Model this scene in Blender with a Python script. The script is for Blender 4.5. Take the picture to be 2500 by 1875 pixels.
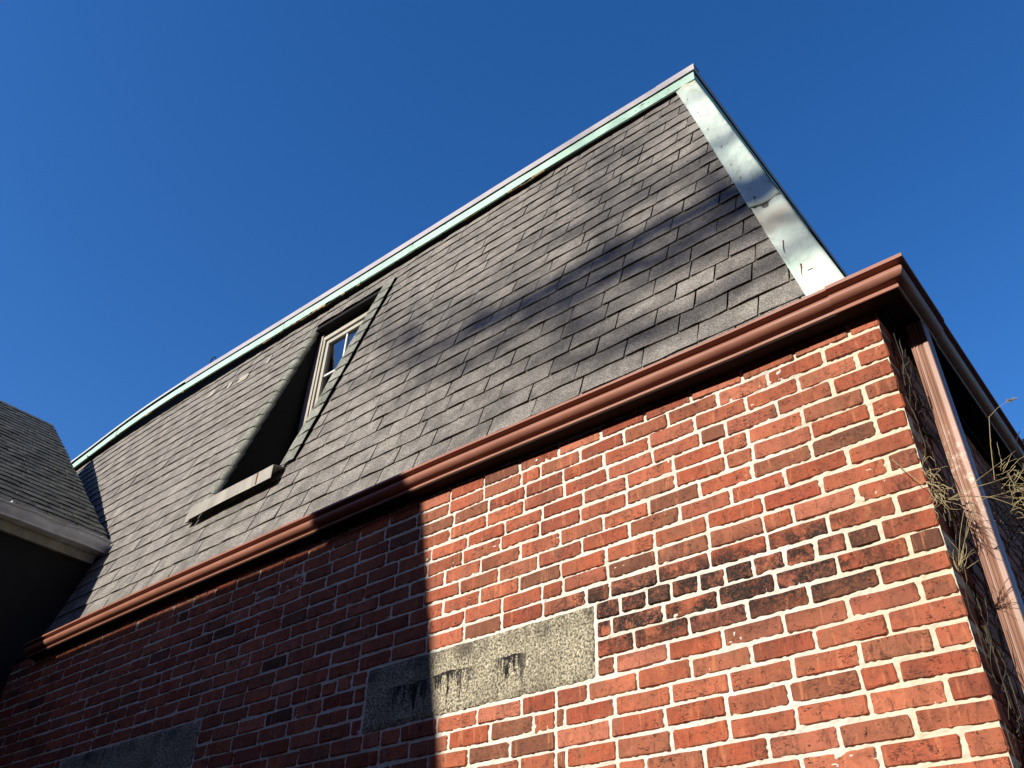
import bpy, math, random
import numpy as np
from mathutils import Vector, Matrix

for o in list(bpy.data.objects):
    bpy.data.objects.remove(o)
scene = bpy.context.scene
COL = scene.collection
R = math.radians
rng = random.Random(7)

# ------------------------------------------------------------------ camera
# world frame: x along the brick front (0 = right-hand corner), y into the building,
# z up with 0 at the top of the brick wall; the ground lies at GZ
GZ = -3.7
F_PX = 2120.092
CAM = np.array([0.5141, -2.5254, -2.0752])
YAW, PIT, ROL = -0.7141, 0.6481, 0.0323
fw = np.array([math.sin(YAW) * math.cos(PIT), math.cos(YAW) * math.cos(PIT), math.sin(PIT)])
r0 = np.array([math.cos(YAW), -math.sin(YAW), 0.0])
u0 = np.cross(r0, fw)
RI = math.cos(ROL) * r0 + math.sin(ROL) * u0
UP = -math.sin(ROL) * r0 + math.cos(ROL) * u0
cd = bpy.data.cameras.new('camera')
cd.sensor_width = 36.0
cd.lens = F_PX / 2500.0 * 36.0
cd.clip_start = 0.05
cd.clip_end = 2000.0
cam = bpy.data.objects.new('camera', cd)
M = Matrix.Identity(4)
for i in range(3):
    M[i][0], M[i][1], M[i][2], M[i][3] = RI[i], UP[i], -fw[i], CAM[i]
cam.matrix_world = M
COL.objects.link(cam)
scene.camera = cam

# ------------------------------------------------------------------ sky and sun
SUN_AZ, SUN_EL = R(12.5), R(25.8)          # from the front, a little from the left
S = Vector((-math.sin(SUN_AZ) * math.cos(SUN_EL), -math.cos(SUN_AZ) * math.cos(SUN_EL), math.sin(SUN_EL)))
world = bpy.data.worlds.new('World')
scene.world = world
world.use_nodes = True
nt = world.node_tree
bg = nt.nodes['Background']
sky = nt.nodes.new('ShaderNodeTexSky')
sky.sky_type = 'NISHITA'
sky.sun_disc = False
sky.sun_elevation = SUN_EL
sky.sun_rotation = R(180 + 12.5)
sky.altitude = 300
sky.air_density = 1.0
sky.dust_density = 0.35
sky.ozone_density = 3.0
hsv = nt.nodes.new('ShaderNodeHueSaturation')
hsv.inputs['Saturation'].default_value = 1.30
hsv.inputs['Hue'].default_value = 0.510
nt.links.new(sky.outputs['Color'], hsv.inputs['Color'])
nt.links.new(hsv.outputs['Color'], bg.inputs['Color'])
bg.inputs['Strength'].default_value = 0.15
sl = bpy.data.lights.new('sun', 'SUN')
sl.energy = 5.0
sl.angle = R(0.53)
sl.color = (1.0, 0.93, 0.82)
sun = bpy.data.objects.new('sun', sl)
sun.rotation_euler = S.to_track_quat('Z', 'Y').to_euler()
sun.location = S * 30
COL.objects.link(sun)
scene.view_settings.view_transform = 'Standard'
scene.view_settings.look = 'None'
scene.view_settings.exposure = 0.38
scene.view_settings.gamma = 1.0
scene.render.engine = 'CYCLES'
scene.cycles.max_bounces = 6

# ------------------------------------------------------------------ helpers
def project(p):
    d = np.asarray(p) - CAM
    w = d @ fw
    return 1250 + F_PX * (d @ RI) / w, 937.5 - F_PX * (d @ UP) / w, w

def screen_area(quad):
    pts = [project(p) for p in quad]
    if min(p[2] for p in pts) < 0.1:
        return 0.0
    cx = sum(p[0] for p in pts) / 4
    cy = sum(p[1] for p in pts) / 4
    if not (-20 < cx < 2520 and -20 < cy < 1895):
        return 0.0
    a = 0.0
    for i in range(4):
        x1, y1, _ = pts[i]
        x2, y2, _ = pts[(i + 1) % 4]
        a += x1 * y2 - x2 * y1
    return abs(a) / 2

def tag(o, label=None, cat=None, group=None, kind=None):
    if label: o['label'] = label
    if cat: o['category'] = cat
    if group: o['group'] = group
    if kind: o['kind'] = kind
    return o

def link(o, parent=None):
    COL.objects.link(o)
    if parent is not None:
        o.parent = parent
    return o

def empty(name, loc=(0, 0, 0)):
    o = bpy.data.objects.new(name, None)
    o.location = loc
    o.empty_display_size = 0.2
    return link(o)

def mesh_data(name, verts, faces, mat, smooth=False, tone=None):
    me = bpy.data.meshes.new(name)
    me.from_pydata([tuple(map(float, v)) for v in verts], [], faces)
    me.materials.append(mat)
    if smooth:
        me.polygons.foreach_set('use_smooth', [True] * len(me.polygons))
    if tone is not None:
        a = me.attributes.new('tone', 'FLOAT', 'FACE')
        if isinstance(tone, (int, float)):
            tone = [tone] * len(me.polygons)
        a.data.foreach_set('value', tone)
    me.update()
    return me

def obj(name, verts, faces, mat, parent=None, smooth=False, tone=None):
    return link(bpy.data.objects.new(name, mesh_data(name, verts, faces, mat, smooth, tone)), parent)

class MB:
    def __init__(self):
        self.v, self.f, self.t = [], [], []
    def add(self, verts, faces, tone=0.0):
        b = len(self.v)
        self.v += [tuple(p) for p in verts]
        self.f += [tuple(i + b for i in f) for f in faces]
        self.t += [tone] * len(faces)
    def box(self, x0, x1, y0, y1, z0, z1, tone=0.0):
        v = [(x0, y0, z0), (x1, y0, z0), (x1, y1, z0), (x0, y1, z0), (x0, y0, z1), (x1, y0, z1), (x1, y1, z1), (x0, y1, z1)]
        f = [(0, 3, 2, 1), (4, 5, 6, 7), (0, 1, 5, 4), (1, 2, 6, 5), (2, 3, 7, 6), (3, 0, 4, 7)]
        self.add(v, f, tone)
    def tube(self, pts, rads, n=5):
        pts = [Vector(p) for p in pts]
        vs, fs = [], []
        for i, p in enumerate(pts):
            d = (pts[min(i + 1, len(pts) - 1)] - pts[max(i - 1, 0)])
            if d.length < 1e-9: d = Vector((0, 0, 1))
            d.normalize()
            a = d.cross(Vector((0.31, 0.22, 0.9)))
            if a.length < 1e-4: a = d.cross(Vector((1, 0, 0)))
            a.normalize()
            b = d.cross(a)
            rr = rads[i] if hasattr(rads, '__len__') else rads
            for k in range(n):
                t = 2 * math.pi * k / n
                vs.append(p + (a * math.cos(t) + b * math.sin(t)) * rr)
        for i in range(len(pts) - 1):
            for k in range(n):
                fs.append((i * n + k, i * n + (k + 1) % n, (i + 1) * n + (k + 1) % n, (i + 1) * n + k))
        fs.append(tuple(range(n))[::-1])
        fs.append(tuple((len(pts) - 1) * n + k for k in range(n)))
        self.add(vs, fs)
    def build(self, name, mat, parent=None, smooth=False):
        return obj(name, self.v, self.f, mat, parent, smooth, self.t)

_nr = np.random.RandomState(3)
_G = _nr.rand(256, 256)
def vnoise(x, y):
    x = np.asarray(x, float); y = np.asarray(y, float)
    xi = np.floor(x).astype(int); yi = np.floor(y).astype(int)
    fx = x - xi; fy = y - yi
    fx = fx * fx * (3 - 2 * fx); fy = fy * fy * (3 - 2 * fy)
    a = _G[xi % 256, yi % 256]; b = _G[(xi + 1) % 256, yi % 256]
    c = _G[xi % 256, (yi + 1) % 256]; d = _G[(xi + 1) % 256, (yi + 1) % 256]
    return (a * (1 - fx) + b * fx) * (1 - fy) + (c * (1 - fx) + d * fx) * fy

def interp(tab):
    xs = [t[0] for t in tab][::-1] if tab[0][0] > tab[-1][0] else [t[0] for t in tab]
    ys = [t[1] for t in tab][::-1] if tab[0][0] > tab[-1][0] else [t[1] for t in tab]
    return lambda x: float(np.interp(x, xs, ys))

# ------------------------------------------------------------------ materials
class NT:
    """small node-tree helper"""
    def __init__(self, name, rough=0.8):
        self.m = bpy.data.materials.new(name)
        self.m.use_nodes = True
        self.t = self.m.node_tree
        self.b = self.t.nodes['Principled BSDF']
        self.b.inputs['Roughness'].default_value = rough
        self.b.inputs['Specular IOR Level'].default_value = 0.3
    def n(self, typ, **kw):
        nd = self.t.nodes.new(typ)
        for k, v in kw.items():
            if isinstance(v, tuple) and k.startswith('i_'):
                pass
            setattr(nd, k, v)
        return nd
    def l(self, a, b):
        self.t.links.new(a, b)
    def pos(self, scale=(1, 1, 1), offs=None, obj=False):
        if obj:
            g = self.n('ShaderNodeTexCoord').outputs['Object']
        else:
            g = self.n('ShaderNodeNewGeometry').outputs['Position']
        mp = self.n('ShaderNodeVectorMath', operation='MULTIPLY')
        self.l(g, mp.inputs[0]); mp.inputs[1].default_value = scale
        out = mp.outputs[0]
        if offs is not None:
            ad = self.n('ShaderNodeVectorMath', operation='ADD')
            self.l(out, ad.inputs[0]); self.l(offs, ad.inputs[1])
            out = ad.outputs[0]
        return out
    def noise(self, vec, scale, detail=4, rough=0.6, dist=0.0):
        nd = self.n('ShaderNodeTexNoise')
        self.l(vec, nd.inputs['Vector'])
        nd.inputs['Scale'].default_value = scale
        nd.inputs['Detail'].default_value = detail
        nd.inputs['Roughness'].default_value = rough
        nd.inputs['Distortion'].default_value = dist
        return nd.outputs['Fac']
    def ramp(self, fac, stops, interp='LINEAR'):
        nd = self.n('ShaderNodeValToRGB')
        nd.color_ramp.interpolation = interp
        e = nd.color_ramp.elements
        while len(e) < len(stops): e.new(0.5)
        for i, (p, c) in enumerate(stops):
            e[i].position = p
            e[i].color = (c, c, c, 1) if isinstance(c, (int, float)) else (c[0], c[1], c[2], 1)
        self.l(fac, nd.inputs['Fac'])
        return nd.outputs['Color']
    def mix(self, fac, a, b, mode='MIX'):
        nd = self.n('ShaderNodeMix', data_type='RGBA', blend_type=mode)
        for s, v in ((nd.inputs['Factor'], fac), (nd.inputs['A'], a), (nd.inputs['B'], b)):
            if hasattr(v, 'type') or hasattr(v, 'is_linked'):
                self.l(v, s)
            elif isinstance(v, (int, float)):
                s.default_value = v
            else:
                s.default_value = (v[0], v[1], v[2], 1)
        return nd.outputs['Result']
    def math(self, op, a, b=None, c=None):
        nd = self.n('ShaderNodeMath', operation=op)
        for i, v in enumerate((a, b, c)):
            if v is None: continue
            if isinstance(v, (int, float)): nd.inputs[i].default_value = v
            else: self.l(v, nd.inputs[i])
        return nd.outputs[0]
    def tone(self):
        at = self.n('ShaderNodeAttribute', attribute_name='tone')
        oi = self.n('ShaderNodeObjectInfo')
        s = self.math('ADD', at.outputs['Fac'], oi.outputs['Random'])
        return self.math('FRACT', s)
    def col(self, c):
        self.l(c, self.b.inputs['Base Color'])
    def bump(self, h, strength=0.4, dist=0.004):
        bp = self.n('ShaderNodeBump')
        bp.inputs['Strength'].default_value = strength
        bp.inputs['Distance'].default_value = dist
        self.l(h, bp.inputs['Height'])
        self.l(bp.outputs['Normal'], self.b.inputs['Normal'])

def vec_from(T, f, k):
    c = T.n('ShaderNodeCombineXYZ')
    for i, kk in enumerate(k):
        T.l(T.math('MULTIPLY', f, kk), c.inputs[i])
    return c.outputs[0]

def sep(T, vec):
    s = T.n('ShaderNodeSeparateXYZ'); T.l(vec, s.inputs[0]); return s.outputs

def window_fn(T, x, a, b, soft):
    m1 = T.n('ShaderNodeMapRange', interpolation_type='SMOOTHSTEP'); T.l(x, m1.inputs[0])
    m1.inputs[1].default_value = a - soft; m1.inputs[2].default_value = a + soft
    m2 = T.n('ShaderNodeMapRange', interpolation_type='SMOOTHSTEP'); T.l(x, m2.inputs[0])
    m2.inputs[1].default_value = b + soft; m2.inputs[2].default_value = b - soft
    return T.math('MULTIPLY', m1.outputs[0], m2.outputs[0])

def mat_brick(name='brick_clay', soot=True):
    T = NT(name, 0.85)
    tn = T.tone()
    off = vec_from(T, tn, (13.7, 5.1, 29.3))
    base = T.ramp(tn, [(0.0, (0.44, 0.125, 0.066)), (0.10, (0.54, 0.185, 0.105)), (0.20, (0.36, 0.090, 0.048)),
                       (0.30, (0.56, 0.225, 0.145)), (0.40, (0.30, 0.080, 0.046)), (0.48, (0.48, 0.135, 0.066)),
                       (0.56, (0.36, 0.145, 0.088)), (0.64, (0.52, 0.165, 0.085)), (0.72, (0.21, 0.092, 0.056)), (0.80, (0.58, 0.215, 0.125)),
                       (0.88, (0.40, 0.110, 0.054)), (0.95, (0.27, 0.115, 0.066)), (1.0, (0.14, 0.060, 0.042))])
    p = T.pos((1, 1, 1), off)
    blot = T.noise(p, 21, 6, 0.75, 0.4)
    c = T.mix(T.ramp(blot, [(0.50, 0.0), (0.66, 0.75)]), base, T.mix(0.65, base, (0.10, 0.050, 0.034)))
    patch = T.noise(T.pos((1, 1, 1), vec_from(T, tn, (17.0, 2.0, 5.0))), 8, 4, 0.6)
    c = T.mix(T.ramp(patch, [(0.52, 0.0), (0.66, 0.55)]), c, (0.30, 0.150, 0.090))
    vstr = T.noise(T.pos((2.6, 2.6, 0.35), off), 20, 3, 0.6, 0.3)
    c = T.mix(T.ramp(vstr, [(0.58, 0.0), (0.68, 0.6)]), c, (0.62, 0.27, 0.135))
    v2 = T.noise(T.pos((2.0, 2.0, 0.6), vec_from(T, tn, (31.0, 3.0, 11.0))), 22, 6, 0.75, 0.5)
    c = T.mix(T.ramp(v2, [(0.56, 0.0), (0.68, 0.85)]), c, (0.070, 0.032, 0.022))
    pits = T.noise(T.pos((1, 1, 1.2), off), 62, 5, 0.78, 1.2)
    c = T.mix(T.ramp(pits, [(0.60, 0.0), (0.66, 0.9)]), c, (0.040, 0.018, 0.013))
    vo = T.n('ShaderNodeTexVoronoi', feature='DISTANCE_TO_EDGE')
    T.l(T.mix(0.12, T.pos((1, 1, 1), off), T.n('ShaderNodeTexNoise').outputs['Color']), vo.inputs['Vector'])
    vo.inputs['Scale'].default_value = 13.0
    crack = T.math('MULTIPLY', T.math('LESS_THAN', vo.outputs['Distance'], 0.022), T.math('GREATER_THAN', T.noise(p, 7, 2, 0.5), 0.56))
    c = T.mix(T.math('MULTIPLY', crack, 0.85), c, (0.035, 0.017, 0.013))
    haze = T.noise(p, 30, 5, 0.72)
    c = T.mix(T.ramp(haze, [(0.58, 0.0), (0.76, 0.4)]), c, (0.62, 0.34, 0.25))
    gr = T.noise(T.pos((1, 1, 0.45)), 3.2, 5, 0.7, 0.4)
    c = T.mix(T.ramp(gr, [(0.48, 0.0), (0.68, 0.55)]), c, T.mix(0.75, c, (0.07, 0.038, 0.026)))
    c = T.mix(1.0, c, (0.88, 0.76, 0.70), 'MULTIPLY')
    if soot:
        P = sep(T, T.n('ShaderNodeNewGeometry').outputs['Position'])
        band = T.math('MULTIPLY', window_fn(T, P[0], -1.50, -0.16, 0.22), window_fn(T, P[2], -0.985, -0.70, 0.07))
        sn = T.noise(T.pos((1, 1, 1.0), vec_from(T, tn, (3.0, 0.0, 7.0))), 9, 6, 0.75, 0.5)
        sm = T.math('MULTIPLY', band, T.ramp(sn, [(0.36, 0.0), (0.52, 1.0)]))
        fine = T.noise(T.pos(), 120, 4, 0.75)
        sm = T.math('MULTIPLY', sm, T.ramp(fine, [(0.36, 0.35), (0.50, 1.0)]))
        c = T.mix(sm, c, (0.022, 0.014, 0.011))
    T.col(c)
    h = T.math('SUBTRACT', T.noise(p, 60, 6, 0.7), T.math('MULTIPLY', T.ramp(pits, [(0.60, 0.0), (0.72, 1.0)]), 0.6))
    T.bump(h, 0.8, 0.006)
    return T.m

def mat_mortar():
    T = NT('mortar_cream', 0.95)
    p = T.pos()
    a = T.noise(p, 7, 5, 0.6)
    c = T.ramp(a, [(0.3, (0.58, 0.54, 0.45)), (0.55, (0.68, 0.65, 0.58)), (0.75, (0.56, 0.55, 0.54))])
    b = T.noise(p, 38, 5, 0.7, 0.6)
    c = T.mix(T.ramp(b, [(0.58, 0.0), (0.72, 0.75)]), c, (0.34, 0.33, 0.33))
    d = T.noise(p, 110, 4, 0.75)
    c = T.mix(T.ramp(d, [(0.60, 0.0), (0.72, 0.6)]), c, (0.20, 0.17, 0.13))
    P = sep(T, T.n('ShaderNodeNewGeometry').outputs['Position'])
    warm = window_fn(T, P[0], -0.32, 2.0, 0.18)
    c = T.mix(T.math('MULTIPLY', warm, 0.55), c, (0.62, 0.52, 0.33))
    T.col(c)
    T.bump(T.noise(p, 150, 6, 0.75), 0.5, 0.004)
    return T.m

def mat_granite():
    T = NT('lintel_granite', 0.9)
    p = T.pos()
    a = T.noise(p, 105, 4, 0.8)
    c = T.ramp(a, [(0.41, (0.055, 0.045, 0.035)), (0.50, (0.32, 0.285, 0.20)), (0.60, (0.66, 0.60, 0.44))])
    b = T.noise(p, 5, 5, 0.6)
    c = T.mix(T.ramp(b, [(0.45, 0.0), (0.70, 0.65)]), c, (0.12, 0.10, 0.075))
    P = sep(T, T.n('ShaderNodeNewGeometry').outputs['Position'])
    # black drips under a water line
    drip = T.noise(T.pos((1, 1, 0.12)), 42, 4, 0.7, 0.3)
    lim = T.math('ADD', T.math('MULTIPLY', T.ramp(drip, [(0.44, 0.0), (0.66, 1.0)]), -0.13), -0.893)
    line = T.math('ADD', T.math('MULTIPLY', T.math('SUBTRACT', T.noise(p, 6, 3, 0.6), 0.5), 0.05), -0.885)
    below = T.math('LESS_THAN', P[2], line)
    above = T.math('GREATER_THAN', P[2], lim)
    xr = T.math('MAXIMUM', window_fn(T, P[0], -2.3, -1.83, 0.08), window_fn(T, P[0], -1.70, -1.55, 0.05))
    m = T.math('MULTIPLY', T.math('MULTIPLY', below, above), xr)
    m = T.math('MULTIPLY', m, T.ramp(T.noise(p, 60, 4, 0.7), [(0.3, 0.25), (0.5, 1.0)]))
    c = T.mix(m, c, (0.012, 0.011, 0.010))
    edge = T.noise(T.pos((1, 1, 0.3)), 11, 5, 0.7)
    top = window_fn(T, P[2], -0.85, -0.70, 0.04)
    c = T.mix(T.math('MULTIPLY', top, T.ramp(edge, [(0.42, 0.0), (0.62, 0.75)])), c, (0.05, 0.043, 0.034))
    T.col(c)
    T.bump(a, 0.7, 0.006)
    return T.m

def mat_shingle(name, lo, hi, green=0.0):
    T = NT(name, 0.9)
    tn = T.tone()
    base = T.ramp(tn, [(0.0, lo), (0.3, [0.5 * (a + b) for a, b in zip(lo, hi)]), (0.5, lo), (0.75, hi), (1.0, [0.6 * a + 0.4 * b for a, b in zip(lo, hi)])])
    p = T.pos((1, 1, 1), vec_from(T, tn, (7.0, 3.0, 11.0)))
    blot = T.noise(p, 9, 4, 0.6)
    c = T.mix(T.ramp(blot, [(0.40, 0.0), (0.66, 0.7)]), base, [x * 1.45 for x in hi])
    blot2 = T.noise(p, 5, 3, 0.6)
    c = T.mix(T.ramp(blot2, [(0.46, 0.0), (0.68, 0.5)]), c, [x * 0.58 for x in lo])
    g = T.noise(T.pos(), 150, 4, 0.85)
    c = T.mix(1.0, c, T.ramp(g, [(0.38, 0.35), (0.5, 1.0), (0.62, 1.95)]), 'MULTIPLY')
    T.col(c)
    T.bump(g, 0.8, 0.004)
    return T.m

def mat_plain(name, c, rough=0.7, var=0.25, scale=12, spec=0.3, metallic=0.0, bump=0.15, dark=(0.5, 0.5, 0.5), stretch=(1, 1, 1)):
    T = NT(name, rough)
    T.b.inputs['Specular IOR Level'].default_value = spec
    T.b.inputs['Metallic'].default_value = metallic
    p = T.pos(stretch)
    a = T.noise(p, scale, 5, 0.65)
    cc = T.mix(T.ramp(a, [(0.35, 0.0), (0.75, 1.0)]), c, [x * (1 - var * (2 * d)) for x, d in zip(c, dark)])
    b = T.noise(p, scale * 9, 4, 0.7)
    cc = T.mix(T.ramp(b, [(0.55, 0.0), (0.75, 0.5 * var)]), cc, [x * 0.45 for x in c])
    T.col(cc)
    if bump:
        T.bump(b, bump, 0.003)
    return T.m

def mat_gutter():
    T = NT('gutter_brown_enamel', 0.5)
    T.b.inputs['Specular IOR Level'].default_value = 0.25
    p = T.pos()
    a = T.noise(p, 5, 5, 0.6)
    c = T.ramp(a, [(0.3, (0.27, 0.112, 0.073)), (0.7, (0.34, 0.145, 0.098))])
    d = T.noise(p, 150, 2, 0.5)
    c = T.mix(T.ramp(d, [(0.745, 0.0), (0.77, 0.8)]), c, (0.62, 0.48, 0.36))
    s = T.noise(T.pos((1, 1, 0.4)), 22, 5, 0.7)
    c = T.mix(T.ramp(s, [(0.55, 0.0), (0.8, 0.4)]), c, (0.22, 0.085, 0.05))
    T.col(c)
    T.l(T.ramp(a, [(0.3, 0.42), (0.7, 0.58)]), T.b.inputs['Roughness'])
    return T.m

def mat_downspout():
    T = NT('downspout_tan_enamel', 0.45)
    p = T.pos((1, 1, 0.15))
    a = T.noise(p, 25, 4, 0.6)
    c = T.ramp(a, [(0.35, (0.27, 0.145, 0.10)), (0.62, (0.36, 0.20, 0.145))])
    q = T.noise(T.pos(), 42, 4, 0.7)
    P = sep(T, T.n('ShaderNodeNewGeometry').outputs['Position'])
    z = window_fn(T, P[2], -0.80, -0.48, 0.1)
    c = T.mix(T.math('MULTIPLY', z, T.ramp(q, [(0.52, 0.0), (0.64, 0.8)])), c, (0.60, 0.47, 0.38))
    T.col(c)
    return T.m

def mat_flashing():
    T = NT('hip_flashing_patina', 0.55)
    T.b.inputs['Specular IOR Level'].default_value = 0.4
    p = T.pos()
    a = T.noise(p, 4.5, 4, 0.6)
    c = T.ramp(a, [(0.3, (0.47, 0.62, 0.53)), (0.55, (0.62, 0.70, 0.62)), (0.8, (0.48, 0.58, 0.51))])
    b = T.noise(T.pos((1, 1, 0.6)), 17, 6, 0.75, 0.6)
    c = T.mix(T.ramp(b, [(0.50, 0.0), (0.72, 0.7)]), c, (0.30, 0.345, 0.31))
    d = T.noise(p, 75, 4, 0.7)
    c = T.mix(T.ramp(d, [(0.66, 0.0), (0.73, 0.7)]), c, (0.14, 0.13, 0.11))
    y = T.noise(T.pos((1, 1, 0.5)), 6, 3, 0.6)
    P = sep(T, T.n('ShaderNodeNewGeometry').outputs['Position'])
    rustz = T.math('MAXIMUM', window_fn(T, P[2], 0.86, 1.12, 0.08), window_fn(T, P[2], 2.95, 3.3, 0.1))
    c = T.mix(T.math('MULTIPLY', rustz, T.ramp(y, [(0.45, 0.0), (0.65, 0.6)])), c, (0.60, 0.47, 0.30))
    T.col(c)
    return T.m

def mat_green():
    T = NT('fascia_peeling_green', 0.7)
    p = T.pos((0.25, 1, 1.6))
    a = T.noise(T.pos(), 6, 4, 0.6)
    c = T.ramp(a, [(0.3, (0.38, 0.60, 0.49)), (0.7, (0.46, 0.66, 0.56))])
    s = T.noise(p, 55, 4, 0.7, 0.3)
    wear = T.noise(T.pos((1, 1, 1)), 1.7, 3, 0.6)
    th = T.math('ADD', s, T.math('MULTIPLY', T.math('SUBTRACT', wear, 0.5), 0.35))
    m = T.ramp(th, [(0.60, 0.0), (0.66, 1.0)])
    c = T.mix(m, c, (0.045, 0.075, 0.05))
    m2 = T.ramp(T.noise(p, 30, 5, 0.75, 0.4), [(0.64, 0.0), (0.70, 1.0)])
    c = T.mix(T.math('MULTIPLY', m2, T.ramp(wear, [(0.45, 0.0), (0.6, 1.0)])), c, (0.48, 0.38, 0.22))
    T.col(c)
    T.bump(m, -0.4, 0.003)
    return T.m

def mat_glass():
    T = NT('window_glass', 0.03)
    T.t.nodes.remove(T.b)
    out = T.t.nodes['Material Output']
    g = T.n('ShaderNodeBsdfGlossy'); g.inputs['Roughness'].default_value = 0.015
    g.inputs['Color'].default_value = (0.9, 0.95, 1, 1)
    tr = T.n('ShaderNodeBsdfTransparent'); tr.inputs['Color'].default_value = (0.72, 0.76, 0.76, 1)
    fr = T.n('ShaderNodeFresnel'); fr.inputs['IOR'].default_value = 1.9
    mx = T.n('ShaderNodeMixShader')
    k = T.math('MINIMUM', T.math('MULTIPLY', fr.outputs[0], 2.2), 0.85)
    T.l(k, mx.inputs[0]); T.l(tr.outputs[0], mx.inputs[1]); T.l(g.outputs[0], mx.inputs[2])
    T.l(mx.outputs[0], out.inputs['Surface'])
    nz = T.noise(T.pos(), 6, 2, 0.5)
    bp = T.n('ShaderNodeBump'); bp.inputs['Strength'].default_value = 0.03; bp.inputs['Distance'].default_value = 0.01
    T.l(nz, bp.inputs['Height']); T.l(bp.outputs[0], g.inputs['Normal'])
    return T.m

MAT = {
    'brick': mat_brick(), 'brick_far': mat_brick('brick_clay_plain', False), 'mortar': mat_mortar(), 'granite': mat_granite(),
    'shingle': mat_shingle('asphalt_shingle_weathered', (0.148, 0.136, 0.122), (0.208, 0.191, 0.170)),
    'shingle_g': mat_shingle('asphalt_shingle_greenish', (0.17, 0.175, 0.145), (0.22, 0.225, 0.19)),
    'shingle_d': mat_shingle('asphalt_shingle_charcoal', (0.060, 0.060, 0.050), (0.10, 0.10, 0.084)),
    'felt': mat_plain('roof_felt_black', (0.012, 0.011, 0.010), 0.95),
    'recess_shade': mat_plain('recess_shade_black', (0.012, 0.0115, 0.011), 0.95),  # black colour paints the shade of the window recess
    'gutter_shade': mat_plain('gutter_shade_black_brown', (0.020, 0.011, 0.008), 0.9, 0.4, 14),  # near-black stands in for shade below the gutters
    'gutter': mat_gutter(), 'downspout': mat_downspout(), 'flash': mat_flashing(), 'green': mat_green(),
    'cap': mat_plain('roof_edge_mauve_metal', (0.44, 0.40, 0.42), 0.5, 0.2, 4, 0.4),
    'cap_w': mat_plain('roof_edge_pale_metal', (0.55, 0.56, 0.58), 0.5, 0.15, 5, 0.4),
    'sill': mat_plain('sill_grey_metal', (0.40, 0.37, 0.32), 0.6, 0.5, 9, 0.3, stretch=(1, 1, 0.25)),
    'cream': mat_plain('window_cream_paint', (0.45, 0.425, 0.36), 0.55, 0.2, 8),
    'trim': mat_plain('window_casing_grey', (0.46, 0.42, 0.37), 0.6, 0.25, 8),
    'white': mat_plain('muntin_white', (0.74, 0.75, 0.76), 0.5, 0.1, 10),
    'glass': mat_glass(),
    'room': mat_plain('room_dim_grey', (0.10, 0.11, 0.11), 0.9),
    'wood': mat_plain('bare_wood', (0.34, 0.24, 0.13), 0.85, 0.5, 20),
    'rust': mat_plain('rust', (0.22, 0.055, 0.02), 0.9, 0.5, 60),
    'aluminium': mat_plain('gutter_white_worn', (0.82, 0.83, 0.84), 0.4, 0.35, 10, 0.4, dark=(0.5, 0.52, 0.56)),
    'frieze': mat_plain('frieze_dirty_cream', (0.42, 0.39, 0.30), 0.8, 0.5, 8),
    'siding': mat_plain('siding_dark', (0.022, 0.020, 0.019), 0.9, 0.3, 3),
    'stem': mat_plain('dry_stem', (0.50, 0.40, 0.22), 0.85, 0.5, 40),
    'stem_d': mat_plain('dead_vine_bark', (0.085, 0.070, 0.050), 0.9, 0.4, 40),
    'bark': mat_plain('bark', (0.12, 0.095, 0.075), 0.95, 0.4, 9),
    'ground': mat_plain('ground_asphalt', (0.055, 0.053, 0.050), 0.95, 0.4, 2.5),
    'stucco': mat_plain('stucco_grey', (0.22, 0.20, 0.18), 0.95, 0.2, 2),
    'patch': mat_plain('roof_cement_pale', (0.42, 0.38, 0.31), 0.9, 0.3, 30),
}

# ------------------------------------------------------------------ ground
n = 24
gv, gf = [], []
for i in range(n + 1):
    for j in range(n + 1):
        a, b = (i / n - 0.5) * 2, (j / n - 0.5) * 2
        gv.append((600 * a * abs(a), 600 * b * abs(b), GZ))
for i in range(n):
    for j in range(n):
        k = i * (n + 1) + j
        gf.append((k, k + n + 1, k + n + 2, k + 1))
tag(obj('ground', gv, gf, MAT['ground']), kind='structure')

# ------------------------------------------------------------------ the brick building
CH = 0.0702                       # course height
BL = 0.213                        # stretcher pitch
JO = 0.0108                       # joint
YB = 9.0                          # depth of the building
XL = -11.0                        # its far left end
building = empty('brick_building', (-5.0, 4.0, GZ))
tag(building, 'red brick building with steep dark shingled mansard roof and copper-brown gutter', 'building')
BINV = Matrix.Translation(Vector((5.0, -4.0, -GZ)))
def adopt(o, parent):
    """parent keeping world coordinates"""
    o.parent = parent
    m = parent.matrix_world if parent.parent is None else parent.parent.matrix_world @ parent.matrix_parent_inverse
    o.matrix_parent_inverse = (Matrix.Translation(parent.location) if parent.parent is None else Matrix.Identity(4)).inverted()
    return o
def bpart(o):
    o.parent = building
    o.matrix_parent_inverse = BINV
    return o

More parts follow.
